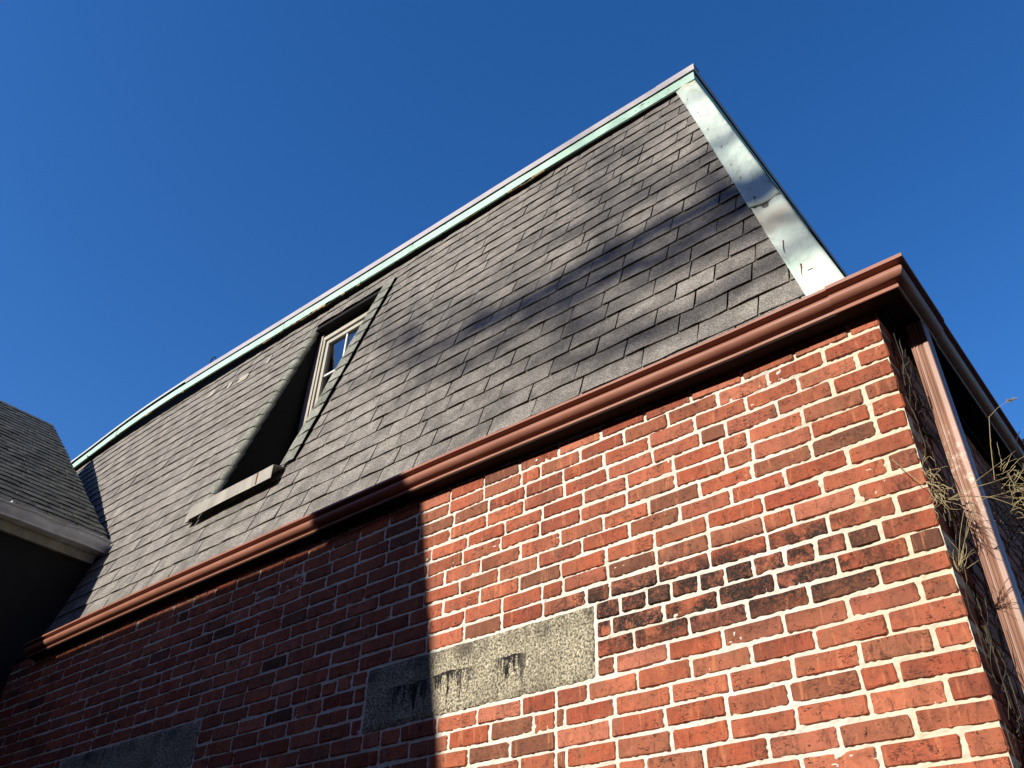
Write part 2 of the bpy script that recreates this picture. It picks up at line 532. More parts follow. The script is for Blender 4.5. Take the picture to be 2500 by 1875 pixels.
# mortar bed of the front: a fine uneven sheet, the bricks stand in it
LINT = [(-2.453, -1.241), (-5.19, -3.738)]
LZ0, LZ1 = -1.046, -0.781
def mortar_y(x, z):
    y = 0.0000 - 0.0068 * (vnoise(x / 0.011, z / 0.009 + 9) - 0.45) - 0.0028 * (vnoise(x / 0.045 + 40, z / 0.03) - 0.5)
    y = y - 0.014 * np.clip(vnoise(x / 0.11 + 7, z / 0.06 + 90) - 0.88, 0, 1)
    return y
def grid_patch(x0, x1, z0, z1, s):
    nx = max(2, int(round((x1 - x0) / s))); nz = max(2, int(round((z1 - z0) / s)))
    xs = np.linspace(x0, x1, nx + 1); zs = np.linspace(z0, z1, nz + 1)
    X, Z = np.meshgrid(xs, zs, indexing='ij')
    V = np.stack([X, mortar_y(X, Z), Z], -1).reshape(-1, 3)
    I = np.arange((nx + 1) * (nz + 1)).reshape(nx + 1, nz + 1)
    F = np.stack([I[:-1, :-1], I[1:, :-1], I[1:, 1:], I[:-1, 1:]], -1).reshape(-1, 4)
    return V, F
def mesh_np(name, parts, mat, smooth=True):
    V = np.concatenate([p[0] for p in parts]); off = 0; Fs = []
    for v, f in parts:
        Fs.append(f + off); off += len(v)
    F = np.concatenate(Fs)
    me = bpy.data.meshes.new(name)
    me.vertices.add(len(V)); me.vertices.foreach_set('co', V.astype(np.float32).ravel())
    me.loops.add(F.size); me.loops.foreach_set('vertex_index', F.astype(np.int32).ravel())
    me.polygons.add(len(F))
    me.polygons.foreach_set('loop_start', np.arange(0, F.size, 4, dtype=np.int32))
    me.materials.append(mat)
    me.update(calc_edges=True)
    if smooth: me.polygons.foreach_set('use_smooth', np.ones(len(F), dtype=bool))
    return link(bpy.data.objects.new(name, me))
patches = [grid_patch(-2.7, -0.004, -1.95, 0.06, 0.0058), grid_patch(-6.7, -2.7, -1.95, 0.06, 0.0078), grid_patch(XL, -6.7, -1.95, 0.06, 0.03),
           grid_patch(XL, -0.004, GZ, -1.95, 0.03)]
wall = bpart(mesh_np('brick_wall', patches, MAT['mortar']))
tag(wall, 'cream mortar bed of the sunlit and shaded brick front')

NV = 18
def brick_mesh(L, H, D, seed, name):
    rr = random.Random(seed)
    hx, hz = L / 2, H / 2
    c = 0.0045
    out = [(-hx + c, -hz), (-hx * 0.1, -hz), (hx - c, -hz), (hx, -hz + c), (hx, hz - c), (hx - c, hz), (hx * 0.15, hz), (-hx + c, hz), (-hx, hz - c), (-hx, -hz + c)]
    out = [(x + rr.uniform(-1, 1) * 0.0022, z + rr.uniform(-1, 1) * 0.0018) for x, z in out]
    n = len(out)
    v = []
    tilt = rr.uniform(-1, 1) * 0.0015; tz = rr.uniform(-1, 1) * 0.001
    for x, z in out:
        k = 0.0038
        xi = x - math.copysign(min(k, abs(x)), x); zi = z - math.copysign(min(k * 0.8, abs(z)), z)
        v.append((xi, -0.0040 + tilt * x / hx + tz * z / hz + rr.uniform(-1, 1) * 0.0008, zi))
    for x, z in out: v.append((x, 0.0012, z))
    for x, z in out: v.append((x, D, z))
    f = [tuple(range(n))]
    for r_ in (0, 1):
        for i in range(n):
            j = (i + 1) % n
            f.append((r_ * n + j, r_ * n + i, (r_ + 1) * n + i, (r_ + 1) * n + j))
    me = mesh_data(name, v, f, MAT['brick'], False, rr.random())
    return me
STR = [brick_mesh(BL - JO, CH - JO, 0.095, 100 + i, 'brick_stretcher') for i in range(NV)]
HEA = [brick_mesh(BL / 2 - JO, CH - JO, 0.095, 300 + i, 'brick_header') for i in range(10)]
COR_S = [brick_mesh(BL - JO, CH - JO, 0.098, 500 + i, 'brick_corner') for i in range(6)]
COR_H = [brick_mesh(BL / 2 - JO, CH - JO, 0.20, 600 + i, 'brick_corner') for i in range(6)]
bricks = []                        # (x0, x1, course, kind)
INF = (-2.332, -1.416)             # filled-in window under the lintel
def seg_fill(x0, x1, nrow, start, header=False):
    """bricks leftwards from x1 to x0"""
    x = x1
    first = start
    while x > x0 + 0.012:
        w = BL / 2 if header else BL
        if first: w = first; first = None
        w += rng.uniform(-0.008, 0.008)
        if rng.random() < 0.03 and not header: w = BL * 0.5
        xa = max(x0, x - w)
        if xa - x0 < 0.035: xa = x0
        bricks.append((xa, x, nrow, 'c' if (x == 0) else 's'))
        x = xa
for nrow in range(0, 54):
    first = BL if nrow % 2 == 0 else BL / 2
    segs = [(XL, 0.0)]
    if 12 <= nrow <= 15:
        segs = [(LINT[0][1] + JO, 0.0), (LINT[1][1] + JO, LINT[0][0] - JO), (XL, LINT[1][0] - JO)]
    elif nrow > 15:
        segs = [(INF[1], 0.0), (INF[0], INF[1]), (LINT[1][1] - 0.18, INF[0]), (LINT[1][0] + 0.18, LINT[1][1] - 0.18), (XL, LINT[1][0] + 0.18)]
    for k, (a, b) in enumerate(segs):
        if k == 0:
            if nrow == 12:
                bricks.append((-0.17, 0.0, 12, 'c'))
                seg_fill(a, -0.17, nrow, None, True)
            else:
                seg_fill(a, b, nrow, first)
        elif nrow == 12 and k == 1:
            seg_fill(a, a + 0.62, nrow, None); seg_fill(a + 0.62, b, nrow, None, True)
        else:
            seg_fill(a, b, nrow, rng.choice((BL * 0.33, BL, BL * 0.5, BL * 0.75)))
def brick_quad(b):
    x0, x1, nr, _ = b
    z1 = -(nr - 1) * CH; z0 = z1 - CH
    return [(x0, 0, z0), (x1, 0, z0), (x1, 0, z1), (x0, 0, z1)]
order = sorted(range(len(bricks)), key=lambda i: -screen_area(brick_quad(bricks[i])))
top = set(order[:300])
rest = MB()
def brick_place(b):
    x0, x1, nr, kd = b
    L = x1 - x0
    zc = -(nr - 0.5) * CH
    if kd == 'c':
        me = rng.choice(COR_S if L > 0.15 else COR_H)
        Lm = BL if L > 0.15 else BL / 2
        x1 += rng.uniform(-0.004, 0.006)
        L = x1 - x0
    elif L > 0.15:
        me = rng.choice(STR); Lm = BL
    else:
        me = rng.choice(HEA); Lm = BL / 2
    sx = max(0.02, (L - JO)) / (Lm - JO)
    xo = (x0 + x1) / 2 + (JO / 2 - 0.003 if kd == 'c' else 0)
    flip = 1
    loc = Vector((xo, rng.uniform(-0.0032, 0.0002), zc + rng.uniform(-0.0025, 0.0025)))
    rot = Matrix.Rotation(R(rng.uniform(-0.7, 0.7)), 4, 'Y') @ Matrix.Rotation(R(rng.uniform(-0.6, 0.6)), 4, 'Z')
    return me, Matrix.Translation(loc) @ rot @ Matrix.Diagonal((sx, 1, 1 + rng.uniform(-0.05, 0.05), 1))
for i in order:
    b = bricks[i]
    me, mt = brick_place(b)
    if i in top:
        o = link(bpy.data.objects.new('brick', me))
        o.matrix_world = mt
        o.parent = wall
        o.matrix_parent_inverse = Matrix.Identity(4)
        o.matrix_basis = mt
    else:
        vs = [mt @ v.co for v in me.vertices]
        rest.add(vs, [tuple(p.vertices) for p in me.polygons], rng.random())
wr = rest.build('brick_courses', MAT['brick'], wall)
tag(wr, kind='stuff')

# side wall: same bricks turned round the corner, in deep shade
side = MB()
sv, sf = grid_patch(0.0, YB, GZ, 0.06, 0.03)
sv2 = np.stack([-0.006 + 0 * sv[:, 0] - sv[:, 1] * 0.5, sv[:, 0] + 0.004, sv[:, 2]], -1)
swall = bpart(mesh_np('brick_wall', [(sv2, sf)], MAT['mortar']))
for nrow in range(0, 54):
    y = 0.098 if nrow % 2 == 0 else 0.205
    while y < YB - 0.05:
        w = BL + rng.uniform(-0.008, 0.008)
        me = rng.choice(STR)
        mt = Matrix.Translation(Vector((0.0, y + w / 2, -(nrow - 0.5) * CH))) @ Matrix.Rotation(R(90), 4, 'Z')
        if y < 4.0:
            side.add([mt @ v.co for v in me.vertices], [tuple(p.vertices) for p in me.polygons], rng.random())
        else:
            side.box(-0.05, 0.003, y + 0.006, y + w - 0.006, -nrow * CH + 0.006, -(nrow - 1) * CH - 0.006, rng.random())
        y += w
tag(side.build('brick_courses', MAT['brick_far'], swall), kind='stuff')

# stone lintels
for k, (a, b) in enumerate(LINT):
    nx, nz = 60, 14
    vs, fs = [], []
    for i in range(nx + 1):
        for j in range(nz + 1):
            x = a + (b - a) * i / nx; z = LZ0 + (LZ1 - LZ0) * j / nz
            e = min(i, nx - i, j * 1.0, (nz - j) * 1.0)
            y = -0.009 + (0.005 if e == 0 else 0) - 0.004 * (float(vnoise(x / 0.03, z / 0.03)) - 0.5)
            vs.append((x + (rng.uniform(-0.002, 0.002) if e == 0 else 0), y, z + (rng.uniform(-0.002, 0.002) if e == 0 else 0)))
    for i in range(nx):
        for j in range(nz):
            q = i * (nz + 1) + j
            fs.append((q, q + nz + 1, q + nz + 2, q + 1))
    bnd = [i * (nz + 1) for i in range(nx + 1)] + [nx * (nz + 1) + j for j in range(1, nz + 1)] + [i * (nz + 1) + nz for i in range(nx - 1, -1, -1)] + [j for j in range(nz - 1, 0, -1)]
    base = len(vs)
    for q in bnd: vs.append((vs[q][0], 0.09, vs[q][2]))
    for q in range(len(bnd)):
        w = (q + 1) % len(bnd)
        fs.append((bnd[w], bnd[q], base + q, base + w))
    o = bpart(obj('lintel', vs, fs, MAT['granite'], None, False))
    tag(o, ('speckled granite lintel half in sun with black drip stains', 'granite lintel deep in shadow at the bottom edge')[k])

# ------------------------------------------------------------------ mansard roof
KS, Y0 = 0.2625, 0.056            # roof plane y = Y0 + KS * z (front);  x = 0.013-.. on the side
RC = 0.028                        # hip: x = RC - y
wtab = interp([(-0.84, 0), (-1.2, .022), (-2.26, .060), (-4.15, .104), (-5.47, .142), (-6.5, .182), (-7.06, .196), (-7.6, .196), (-8.15, .180), (-8.69, .130), (-9.36, .055), (-10.5, 0.0)])
def warp(x, z):
    w = (wtab(x - 0.35) + wtab(x) + wtab(x + 0.35)) / 3
    return z + w * max(0.0, z) / 3.33
SL = math.hypot(1, KS)
NRM = Vector((0, -1 / SL, KS / SL))     # outward normal
def rp(x, z, w=0.0):
    zz = warp(x, z)
    return Vector((x, Y0 + KS * zz, zz)) + NRM * w
ZT = 3.17                          # top of the shingles
# window opening in the roof plane (left/right edges lean a little)
OZ0, OZ1 = 1.02, 2.905
def op_l(z): return -4.935 + (z - 1.05) / (2.9 - 1.05) * 0.14
def op_r(z): return -3.985 + (z - 1.05) / (2.9 - 1.05) * 0.12
roof_v, roof_f = [], []
def roof_strip(xa_f, xb_f, za, zb, nx, nz):
    b = len(roof_v)
    for i in range(nx + 1):
        for j in range(nz + 1):
            z = za + (zb - za) * j / nz
            x = xa_f(z) + (xb_f(z) - xa_f(z)) * i / nx
            roof_v.append(rp(x, z, -0.004))
    for i in range(nx):
        for j in range(nz):
            q = b + i * (nz + 1) + j
            roof_f.append((q, q + nz + 1, q + nz + 2, q + 1))
hipx = lambda z: RC - (Y0 + KS * z) - 0.003
roof_strip(op_r, hipx, OZ0, OZ1, 16, 10)
roof_strip(lambda z: XL, op_l, OZ0, OZ1, 20, 10)
roof_strip(lambda z: XL, hipx, 0.0, OZ0, 36, 4)
roof_strip(lambda z: XL, hipx, OZ1, 3.36, 36, 3)
roof = bpart(obj('mansard_roof', roof_v, roof_f, MAT['felt'], None, True))

NS = 14
def shingle_mesh(L, E, seed, name, mat, lift=0.0135):
    """x along the course, y up the slope (0 = butt), z outward"""
    rr = random.Random(seed)
    hx = L / 2
    t = 0.0038
    v = []
    xs = [-hx, -hx * 0.33, hx * 0.33, hx]
    lf = [lift + rr.uniform(-0.003, 0.005) for _ in xs]
    dy = [rr.uniform(-0.003, 0.003) for _ in xs]
    sk = rr.uniform(-0.004, 0.004)
    for i, x in enumerate(xs):
        e = 0.0
        v.append((x + sk, dy[i], lf[i]))
        v.append((x, E + 0.03, 0.0035 + e))
        v.append((x + sk, dy[i], lf[i] - t))
        v.append((x, E + 0.03, -0.001))
    f = []
    for i in range(3):
        a, b = i * 4, (i + 1) * 4
        f += [(a, b, b + 1, a + 1), (a + 2, b + 2, b, a), (a + 3, b + 3, b + 2, a + 2)]
    f += [(0, 1, 3, 2), (14, 15, 13, 12)]
    return mesh_data(name, v, f, mat, False, rr.random())
PITCH = 0.286
EXZ = 0.1318                      # course height measured in z
EX = EXZ * SL
SHI = [shingle_mesh(PITCH - 0.004, EX, 900 + i, 'shingle', MAT['shingle']) for i in range(NS)]
SHG = [shingle_mesh(PITCH - 0.004, EX, 950 + i, 'shingle', MAT['shingle_g'], 0.012) for i in range(6)]

def slope_matrix(o, ux, uy, uz, sx=1.0):
    m = Matrix.Identity(4)
    for i in range(3):
        m[i][0], m[i][1], m[i][2], m[i][3] = ux[i] * sx, uy[i], uz[i], o[i]
    return m
shingles = []
zrow = 0.456 - 3 * EXZ
nrow = 0
while zrow < ZT:
    top_cut = min(1.0, (3.22 - zrow) / EXZ)
    x = hipx(zrow) - 0.055 - 0.02 - (nrow % 2) * PITCH * 0.5 - rng.uniform(-0.05, 0.05)
    xr = hipx(zrow) - 0.06
    joints = [xr]
    if xr - x > 0.05: joints.append(x)
    x = joints[-1]
    while x > XL:
        step = PITCH * rng.choice((0.72, 0.85, 1.0, 1.0, 1.0, 1.18))
        x -= step
        joints.append(x)
    for a, b in zip(joints[1:], joints[:-1]):
        segs = [(a, b)]
        zm = zrow + 0.5 * EXZ
        if OZ0 - 0.03 < zm < OZ1 + 0.02:
            l, r_ = op_l(zm) - 0.02, op_r(zm) + 0.142
            out = []
            for s0, s1 in segs:
                if s1 <= l or s0 >= r_: out.append((s0, s1)); continue
                if s0 < l: out.append((s0, l))
                if s1 > r_: out.append((r_, s1))
            segs = out
        for s0, s1 in segs:
            if s1 - s0 < 0.03: continue
            shingles.append((s0, s1, zrow, nrow))
    zrow += EXZ
    nrow += 1
def sh_quad(s):
    return [rp(s[0], s[2]), rp(s[1], s[2]), rp(s[1], s[2] + EXZ), rp(s[0], s[2] + EXZ)]
order = sorted(range(len(shingles)), key=lambda i: -screen_area(sh_quad(shingles[i])))
top = set(order[:300])
rest = MB()
for i in order:
    a, b, z, _ = shingles[i]
    o = rp((a + b) / 2, z)
    ux = (rp(b, z) - rp(a, z)).normalized()
    uz = NRM
    uy = uz.cross(ux).normalized()
    m = slope_matrix(o, ux, uy, uz, (b - a - 0.0082) / (PITCH - 0.004))
    m = m @ Matrix.Rotation(R(rng.uniform(-0.35, 0.35)), 4, 'Z')
    me = rng.choice(SHI)
    if i in top:
        ob = link(bpy.data.objects.new('shingle', me))
        ob.parent = roof
        ob.matrix_basis = m
    else:
        rest.add([m @ v.co for v in me.vertices], [tuple(p.vertices) for p in me.polygons], rng.random())
tag(rest.build('shingle_courses', MAT['shingle'], roof), kind='stuff')

# greenish shingle strips wrapped round both jambs of the recess
z = OZ0 - 0.04
while z < OZ1 - 0.02:
    # right jamb: short pieces standing proud
    xa, xb = op_r(z) - 0.004, op_r(z) + 0.130
    o = rp((xa + xb) / 2, z, 0.016)
    ux = (rp(xb, z + 0.012) - rp(xa, z)).normalized()
    uy = NRM.cross(ux).normalized()
    ob = link(bpy.data.objects.new('jamb_shingle', rng.choice(SHG)))
    ob.parent = roof
    ob.matrix_basis = slope_matrix(o, ux, uy, NRM, (xb - xa) / (PITCH - 0.004))
    # left jamb: pieces bent round into the recess
    vs, fs = [], []
    prof = [(-0.115, 0.006), (-0.06, 0.009), (-0.02, 0.007), (0.0, 0.002), (0.012, -0.008), (0.019, -0.020), (0.022, -0.040)]
    for (dx, w) in prof:
        zz = 0.05 * max(0, -w) * 4
        vs.append(rp(op_l(z) + dx, z - zz * 0.3, w + 0.006))
        zt = z + EXZ + 0.02
        vs.append(rp(op_l(zt) + dx, zt, w - 0.004))
    for q in range(len(prof) - 1):
        fs.append((2 * q, 2 * q + 2, 2 * q + 3, 2 * q + 1))
    obj('jamb_shingle', vs, fs, MAT['shingle_g'], roof, True, rng.random())
    z += EXZ

# a few pale roof-cement patches left of the window
for (px, pz, w, h) in ((-6.37, 2.86, 0.10, 0.07), (-6.02, 2.80, 0.05, 0.10), (-5.78, 2.78, 0.16, 0.08), (-5.42, 2.86, 0.04, 0.12)):
    vs = [rp(px + dx * w / 2 + rng.uniform(-.01, .01), pz + dz * h / 2 + rng.uniform(-.01, .01), 0.0175) for dx, dz in ((-1, -1), (1, -1), (1.1, 0.3), (0.8, 1), (-0.9, 1))]
    vs += [v - NRM * 0.004 for v in vs]
    fs = [(0, 1, 2, 3, 4)] + [(i, i + 5, (i + 1) % 5 + 5, (i + 1) % 5) for i in range(5)]
    obj('cement_patch', vs, fs, MAT['patch'], roof)

# side slope of the mansard, seen from the far side only
def sp_(y, z, w=0.0):            # outward is +x
    return Vector((RC - Y0 - KS * z, y, z)) + Vector((1 / SL, 0, KS / SL)) * w
sv = [sp_(Y0 + KS * 0 , 0, -0.004), sp_(YB, 0, -0.004), sp_(YB, 3.36, -0.004), sp_(Y0 + KS * 3.36, 3.36, -0.004)]
sroof = bpart(obj('mansard_roof', sv, [(0, 1, 2, 3)], MAT['felt']))
rest = MB()
zrow = 0.06; k = 0
while zrow < ZT:
    y = Y0 + KS * zrow + 0.06 + (k % 2) * 0.14
    while y < YB - 0.3:
        m = slope_matrix(sp_(y + PITCH / 2, zrow), Vector((0, 1, 0)), Vector((-KS / SL, 0, 1 / SL)), Vector((1 / SL, 0, KS / SL)))
        me = rng.choice(SHI)
        rest.add([m @ v.co for v in me.vertices], [tuple(p.vertices) for p in me.polygons], rng.random())
        y += PITCH
    zrow += EXZ; k += 1
tag(rest.build('shingle_courses', MAT['shingle'], sroof), kind='stuff')
bpart(obj('flat_roof', [(XL, 0.9, 3.335), (-0.87, 0.9, 3.30), (-0.87, YB, 3.30), (XL, YB, 3.335)], [(0, 1, 2, 3)], MAT['felt']))
bpart(obj('rear_wall', [(XL, YB, GZ), (0, YB, GZ), (0, YB, 3.3), (XL, YB, 3.3)], [(0, 1, 2, 3)], MAT['stucco']))
bpart(obj('end_wall', [(XL, 0, GZ), (XL, YB, GZ), (XL, YB, 3.3), (XL, 0.9, 3.3), (XL, 0, 0)], [(0, 1, 2, 3, 4)], MAT['stucco']))

# ------------------------------------------------------------------ top edge: mauve metal cap over a peeling green board
def edge_run(prof, xa, xb, nseg, wob=0.0, seed=0):
    """prof = [(depth outward from the ridge line, z)], front run from xb (right) to xa"""
    vs, fs = [], []
    m = len(prof)
    for i in range(nseg + 1):
        x = xb + (xa - xb) * i / nseg
        dz = warp(x, 3.3) - 3.3
        for (y, z) in prof:
            wv = wob * (float(vnoise(x * 3.1 + seed, y * 10 + z * 3)) - 0.5)
            vs.append((x, y + wv * 0.5, z + dz + wv))
    for i in range(nseg):
        for j in range(m):
            k = (j + 1) % m
            fs.append((i * m + j, i * m + k, (i + 1) * m + k, (i + 1) * m + j))
    fs.append(tuple(range(m))[::-1]); fs.append(tuple(nseg * m + j for j in range(m)))
    return vs, fs
capp = [(0.840, 3.284), (0.840, 3.343), (0.93, 3.362), (0.93, 3.352), (0.8435, 3.336), (0.8435, 3.284)]
o = bpart(obj('roof_edge_cap', *edge_run(capp, -7.05, -0.842, 60, 0.006, 3), MAT['cap']))
# overlap joint in the cap
o2 = obj('cap_joint', *edge_run([(0.838, 3.283), (0.838, 3.3445), (0.93, 3.365), (0.93, 3.3635), (0.8395, 3.3425), (0.8395, 3.283)], -1.14, -0.838, 3), MAT['cap'], o)
o2.matrix_parent_inverse = Matrix.Identity(4)
capw = [(0.846, 3.318), (0.846, 3.345), (0.93, 3.362), (0.93, 3.352), (0.85, 3.338), (0.85, 3.318)]
bpart(tag(obj('roof_edge_cap', *edge_run(capw, XL, -7.02, 30, 0.008, 9), MAT['cap_w']), 'pale thin metal edge of the roof at the far left'))
back = [(0.868, 3.19), (0.868, 3.34), (0.90, 3.34), (0.90, 3.19)]
bpart(obj('edge_backing_board', *edge_run(back, XL, -0.872, 50), MAT['felt']))
gp = [(0.852, 3.198), (0.852, 3.279), (0.866, 3.279), (0.866, 3.198)]
joints = [-0.853, -2.55, -4.30, -5.35, -7.15, -8.4, -9.6]
for k in range(len(joints) - 1):
    xb, xa = joints[k] - (0.0 if k == 0 else 0.002), joints[k + 1]
    vs, fs = edge_run(gp, xa, xb, 26, 0.012, 20 + k)
    vs = [(v[0], v[1] - (0.004 if k % 2 else 0), v[2] - 0.01 * (k % 2)) for v in vs]
    bpart(obj('fascia_board', vs, fs, MAT['green']))
# rotted bits of bare wood hanging under the board
for k in range(26):
    x = rng.choice((rng.uniform(-5.6, -4.4), rng.uniform(-3.3, -2.2), rng.uniform(-8.5, -1)))
    zz = 3.19 + warp(x, 3.3) - 3.3
    L = rng.uniform(0.03, 0.14)
    mb = MB(); mb.box(x, x + L, 0.853, 0.862, zz - rng.uniform(0.006, 0.018), zz + 0.012)
    bpart(mb.build('wood_splinter', MAT['wood']))
# a lifted tarpaulin edge above the left end of the mauve cap
mb = MB()
mb.tube([(-6.62, 0.845, 3.535), (-6.60, 0.838, 3.565), (-6.56, 0.836, 3.580), (-6.53, 0.838, 3.572), (-6.525, 0.842, 3.555)], 0.006, 6)
bpart(mb.build('cap_hook', MAT['felt']))
# returns along the side
def side_run(prof, ya, yb, corner):
    vs = [(corner(d, z)[0], y, z) for y in (ya, yb) for d, z in prof]
    return vs
for nm, prof, mt in (('roof_edge_cap', [(0.840, 3.284), (0.840, 3.343), (0.93, 3.362), (0.93, 3.352), (0.8435, 3.336), (0.8435, 3.284)], 'cap'),
                     ('edge_backing_board', [(0.868, 3.19), (0.868, 3.34), (0.90, 3.34), (0.90, 3.19)], 'felt'),
                     ('fascia_board', gp, 'green')):
    vs = []
    m = len(prof)
    for y0_, y1_ in ((None, YB),):
        for end in (0, 1):
            for (d, z) in prof:
                vs.append((-d - 0.003, (d + 0.002) if end == 0 else YB, z))
    fs = [(j, (j + 1) % m, m + (j + 1) % m, m + j) for j in range(m)]
    bpart(obj(nm, vs, fs, MAT[mt]))

# ------------------------------------------------------------------ hip flashing
def flash_w(z, t, proud, seed):
    return 0.021 + proud + 0.018 * (float(vnoise(z * 4.2 + seed, t * 1.6 + seed)) - 0.5) * math.sin(math.pi * min(1, t * 1.1)) * 2.0
def flash_piece(z0, z1, proud, width, seed, fold):
    nu, nv = 10, 48
    rows = []
    for j in range(nv + 1):
        z = z0 + (z1 - z0) * j / nv
        y = Y0 + KS * z
        xh = RC - y + 0.012
        row = []
        wv = 0.010 * (float(vnoise(z * 2.6 + seed, 3.3)) - 0.5)
        wd = width + 0.012 * (float(vnoise(z * 1.7 + seed, 8.1)) - 0.5)
        for i in range(nu + 1):
            t = i / nu                      # 0 = hip, 1 = left edge
            w = flash_w(z, t, proud, seed)
            if fold and t > 0.84: w += 0.008 * (t - 0.84) / 0.16 if t > 0.93 else -0.004
            row.append(Vector((xh + wv - wd * t, y, z)) + NRM * w)
        rows.append(row)
    vs = [p for row in rows for p in row]
    m = nu + 1
    fs = [(j * m + i + 1, j * m + i, (j + 1) * m + i, (j + 1) * m + i + 1) for j in range(nv) for i in range(nu)]
    # turned edge on the left and the wing on the side slope
    b = len(vs)
    for row in rows:
        vs.append(row[-1] - NRM * 0.022)
        p = row[0]
        vs.append(Vector((p.x - 0.004, p.y + 0.15, p.z)) - Vector((0.012, 0, 0)))
    for j in range(nv):
        fs.append((b + 2 * j, j * m + nu, (j + 1) * m + nu, b + 2 * j + 2))
        fs.append((j * m, b + 2 * j + 1, b + 2 * j + 3, (j + 1) * m))
    # lower turned edge
    c = len(vs)
    for p in rows[0]: vs.append(p - NRM * 0.008)
    for i in range(nu): fs.append((i, i + 1, c + i + 1, c + i))
    return vs, fs
fl = bpart(obj('hip_flashing', *flash_piece(1.155, 3.205, 0.013, 0.152, 2.0, False), MAT['flash'], None, True))
fl2 = bpart(obj('hip_flashing', *flash_piece(0.02, 1.20, 0.0, 0.158, 9.0, True), MAT['flash'], None, True))
for (zn, pc) in [(0.52, fl2), (0.74, fl2), (1.24, fl), (1.50, fl), (1.69, fl), (1.98, fl), (2.30, fl), (2.62, fl), (2.92, fl)]:
    y = Y0 + KS * zn
    xh = RC - y + 0.012
    pr, sd = (0.0, 9.0) if pc is fl2 else (0.013, 2.0)
    tt = rng.uniform(0.68, 0.78)
    def on(zz, dx=0.0, up=0.0):
        return Vector((RC - (Y0 + KS * zz) + 0.012 - 0.153 * tt + dx - 0.2625 * 0, Y0 + KS * zz, zz)) + NRM * (flash_w(zz, tt, pr, sd) + up)
    c = on(zn)
    mb = MB()
    mb.tube([c - NRM * 0.01, c + NRM * 0.003], 0.0036, 8)
    mb.build('nail', MAT['rust'], pc)
    h = rng.uniform(0.06, 0.10) if zn < 1.0 else rng.uniform(0.012, 0.035)
    vs = []
    x0_ = c.x
    for j in range(7):
        t = j / 6
        zz = zn - h * t
        p = on(zz, 0, 0.0022); p.x = x0_ + 0.001 * math.sin(7 * t + zn)
        wd = (0.0028 if zn < 1.0 else 0.0016) * (1 - t) ** 0.7 + 0.0005
        vs += [p + Vector((-wd, 0, 0)), p + Vector((wd, 0, 0))]
    obj('rust_streak', vs, [(2 * j + 1, 2 * j, 2 * j + 2, 2 * j + 3) for j in range(6)], MAT['rust'], pc)

# ------------------------------------------------------------------ roof window in its recess
YW = 0.945
win = MB()
lf0 = [(rp(op_l(z) + 0.0, z, -0.002)) for z in (OZ0, OZ1)]
rf0 = [(rp(op_r(z), z, -0.002)) for z in (OZ0, OZ1)]
zt = warp(-4.4, OZ1); zb = warp(-4.4, OZ0)
vs = [lf0[0], lf0[1], (lf0[1].x, YW + 0.05, zt), (lf0[0].x, YW + 0.05, zb),
      rf0[0], rf0[1], (rf0[1].x, YW + 0.05, zt), (rf0[0].x, YW + 0.05, zb)]
fs = [(0, 1, 2, 3), (4, 7, 6, 5), (1, 5, 6, 2), (0, 3, 7, 4)]
rec = bpart(obj('window_recess', vs, fs, MAT['recess_shade']))
window = bpart(obj('roof_window', [(-4.83, YW, 1.06), (-4.835, YW, zt - 0.003), (-4.745, YW, zt - 0.003), (-4.745, YW, 1.06),
                                   (-4.83, YW - 0.03, 1.06), (-4.835, YW - 0.03, zt - 0.003), (-4.745, YW - 0.03, zt - 0.003), (-4.745, YW - 0.03, 1.06)],
                       [(4, 7, 6, 5), (7, 3, 2, 6), (4, 5, 1, 0), (5, 6, 2, 1)], MAT['trim']))
tag(window, 'white multi-pane sash window set back in the steep roof')
def wpart(name, x0, x1, y0_, y1_, z0, z1, mt):
    mb = MB(); mb.box(x0, x1, y0_, y1_, z0, z1)
    o = mb.build(name, MAT[mt], window)
    return o
WX0, WX1 = -4.705, -3.915
WT = zt - 0.055
wpart('frame_stile', -4.738, WX0 - 0.008, YW - 0.022, YW + 0.03, 1.06, WT, 'cream')
wpart('frame_stile', WX1 + 0.008, -3.86, YW - 0.022, YW + 0.03, 1.06, WT, 'cream')
wpart('sash_stile', WX0, WX0 + 0.034, YW - 0.008, YW + 0.03, 1.06, WT - 0.05, 'cream')
wpart('sash_stile', WX1 - 0.034, WX1, YW - 0.008, YW + 0.03, 1.06, WT - 0.05, 'cream')
wpart('frame_head', -4.74, -3.86, YW - 0.024, YW + 0.028, WT - 0.03, WT + 0.01, 'cream')
wpart('sash_rail', WX0 + 0.002, WX1 - 0.002, YW - 0.006, YW + 0.028, WT - 0.075, WT - 0.035, 'cream')
wpart('meeting_rail', WX0 + 0.036, WX1 - 0.036, YW - 0.012, YW + 0.03, 2.03, 2.075, 'cream')
wpart('bottom_rail', WX0 + 0.036, WX1 - 0.036, YW - 0.01, YW + 0.03, 1.07, 1.13, 'cream')
vx = [-4.439, -4.213]
hz = [2.505, 1.60]
for x in vx: wpart('muntin', x - 0.009, x + 0.009, YW + 0.004, YW + 0.026, 1.13, WT - 0.08, 'white')
for z in hz: wpart('muntin', WX0 + 0.036, WX1 - 0.036, YW + 0.006, YW + 0.024, z - 0.009, z + 0.009, 'white')
colx = [WX0 + 0.036, -4.449, -4.429, -4.223, -4.203, WX1 - 0.036]
rowz = [1.13, 1.59, 1.61, 2.03, 2.075, 2.495, 2.515, WT - 0.077]
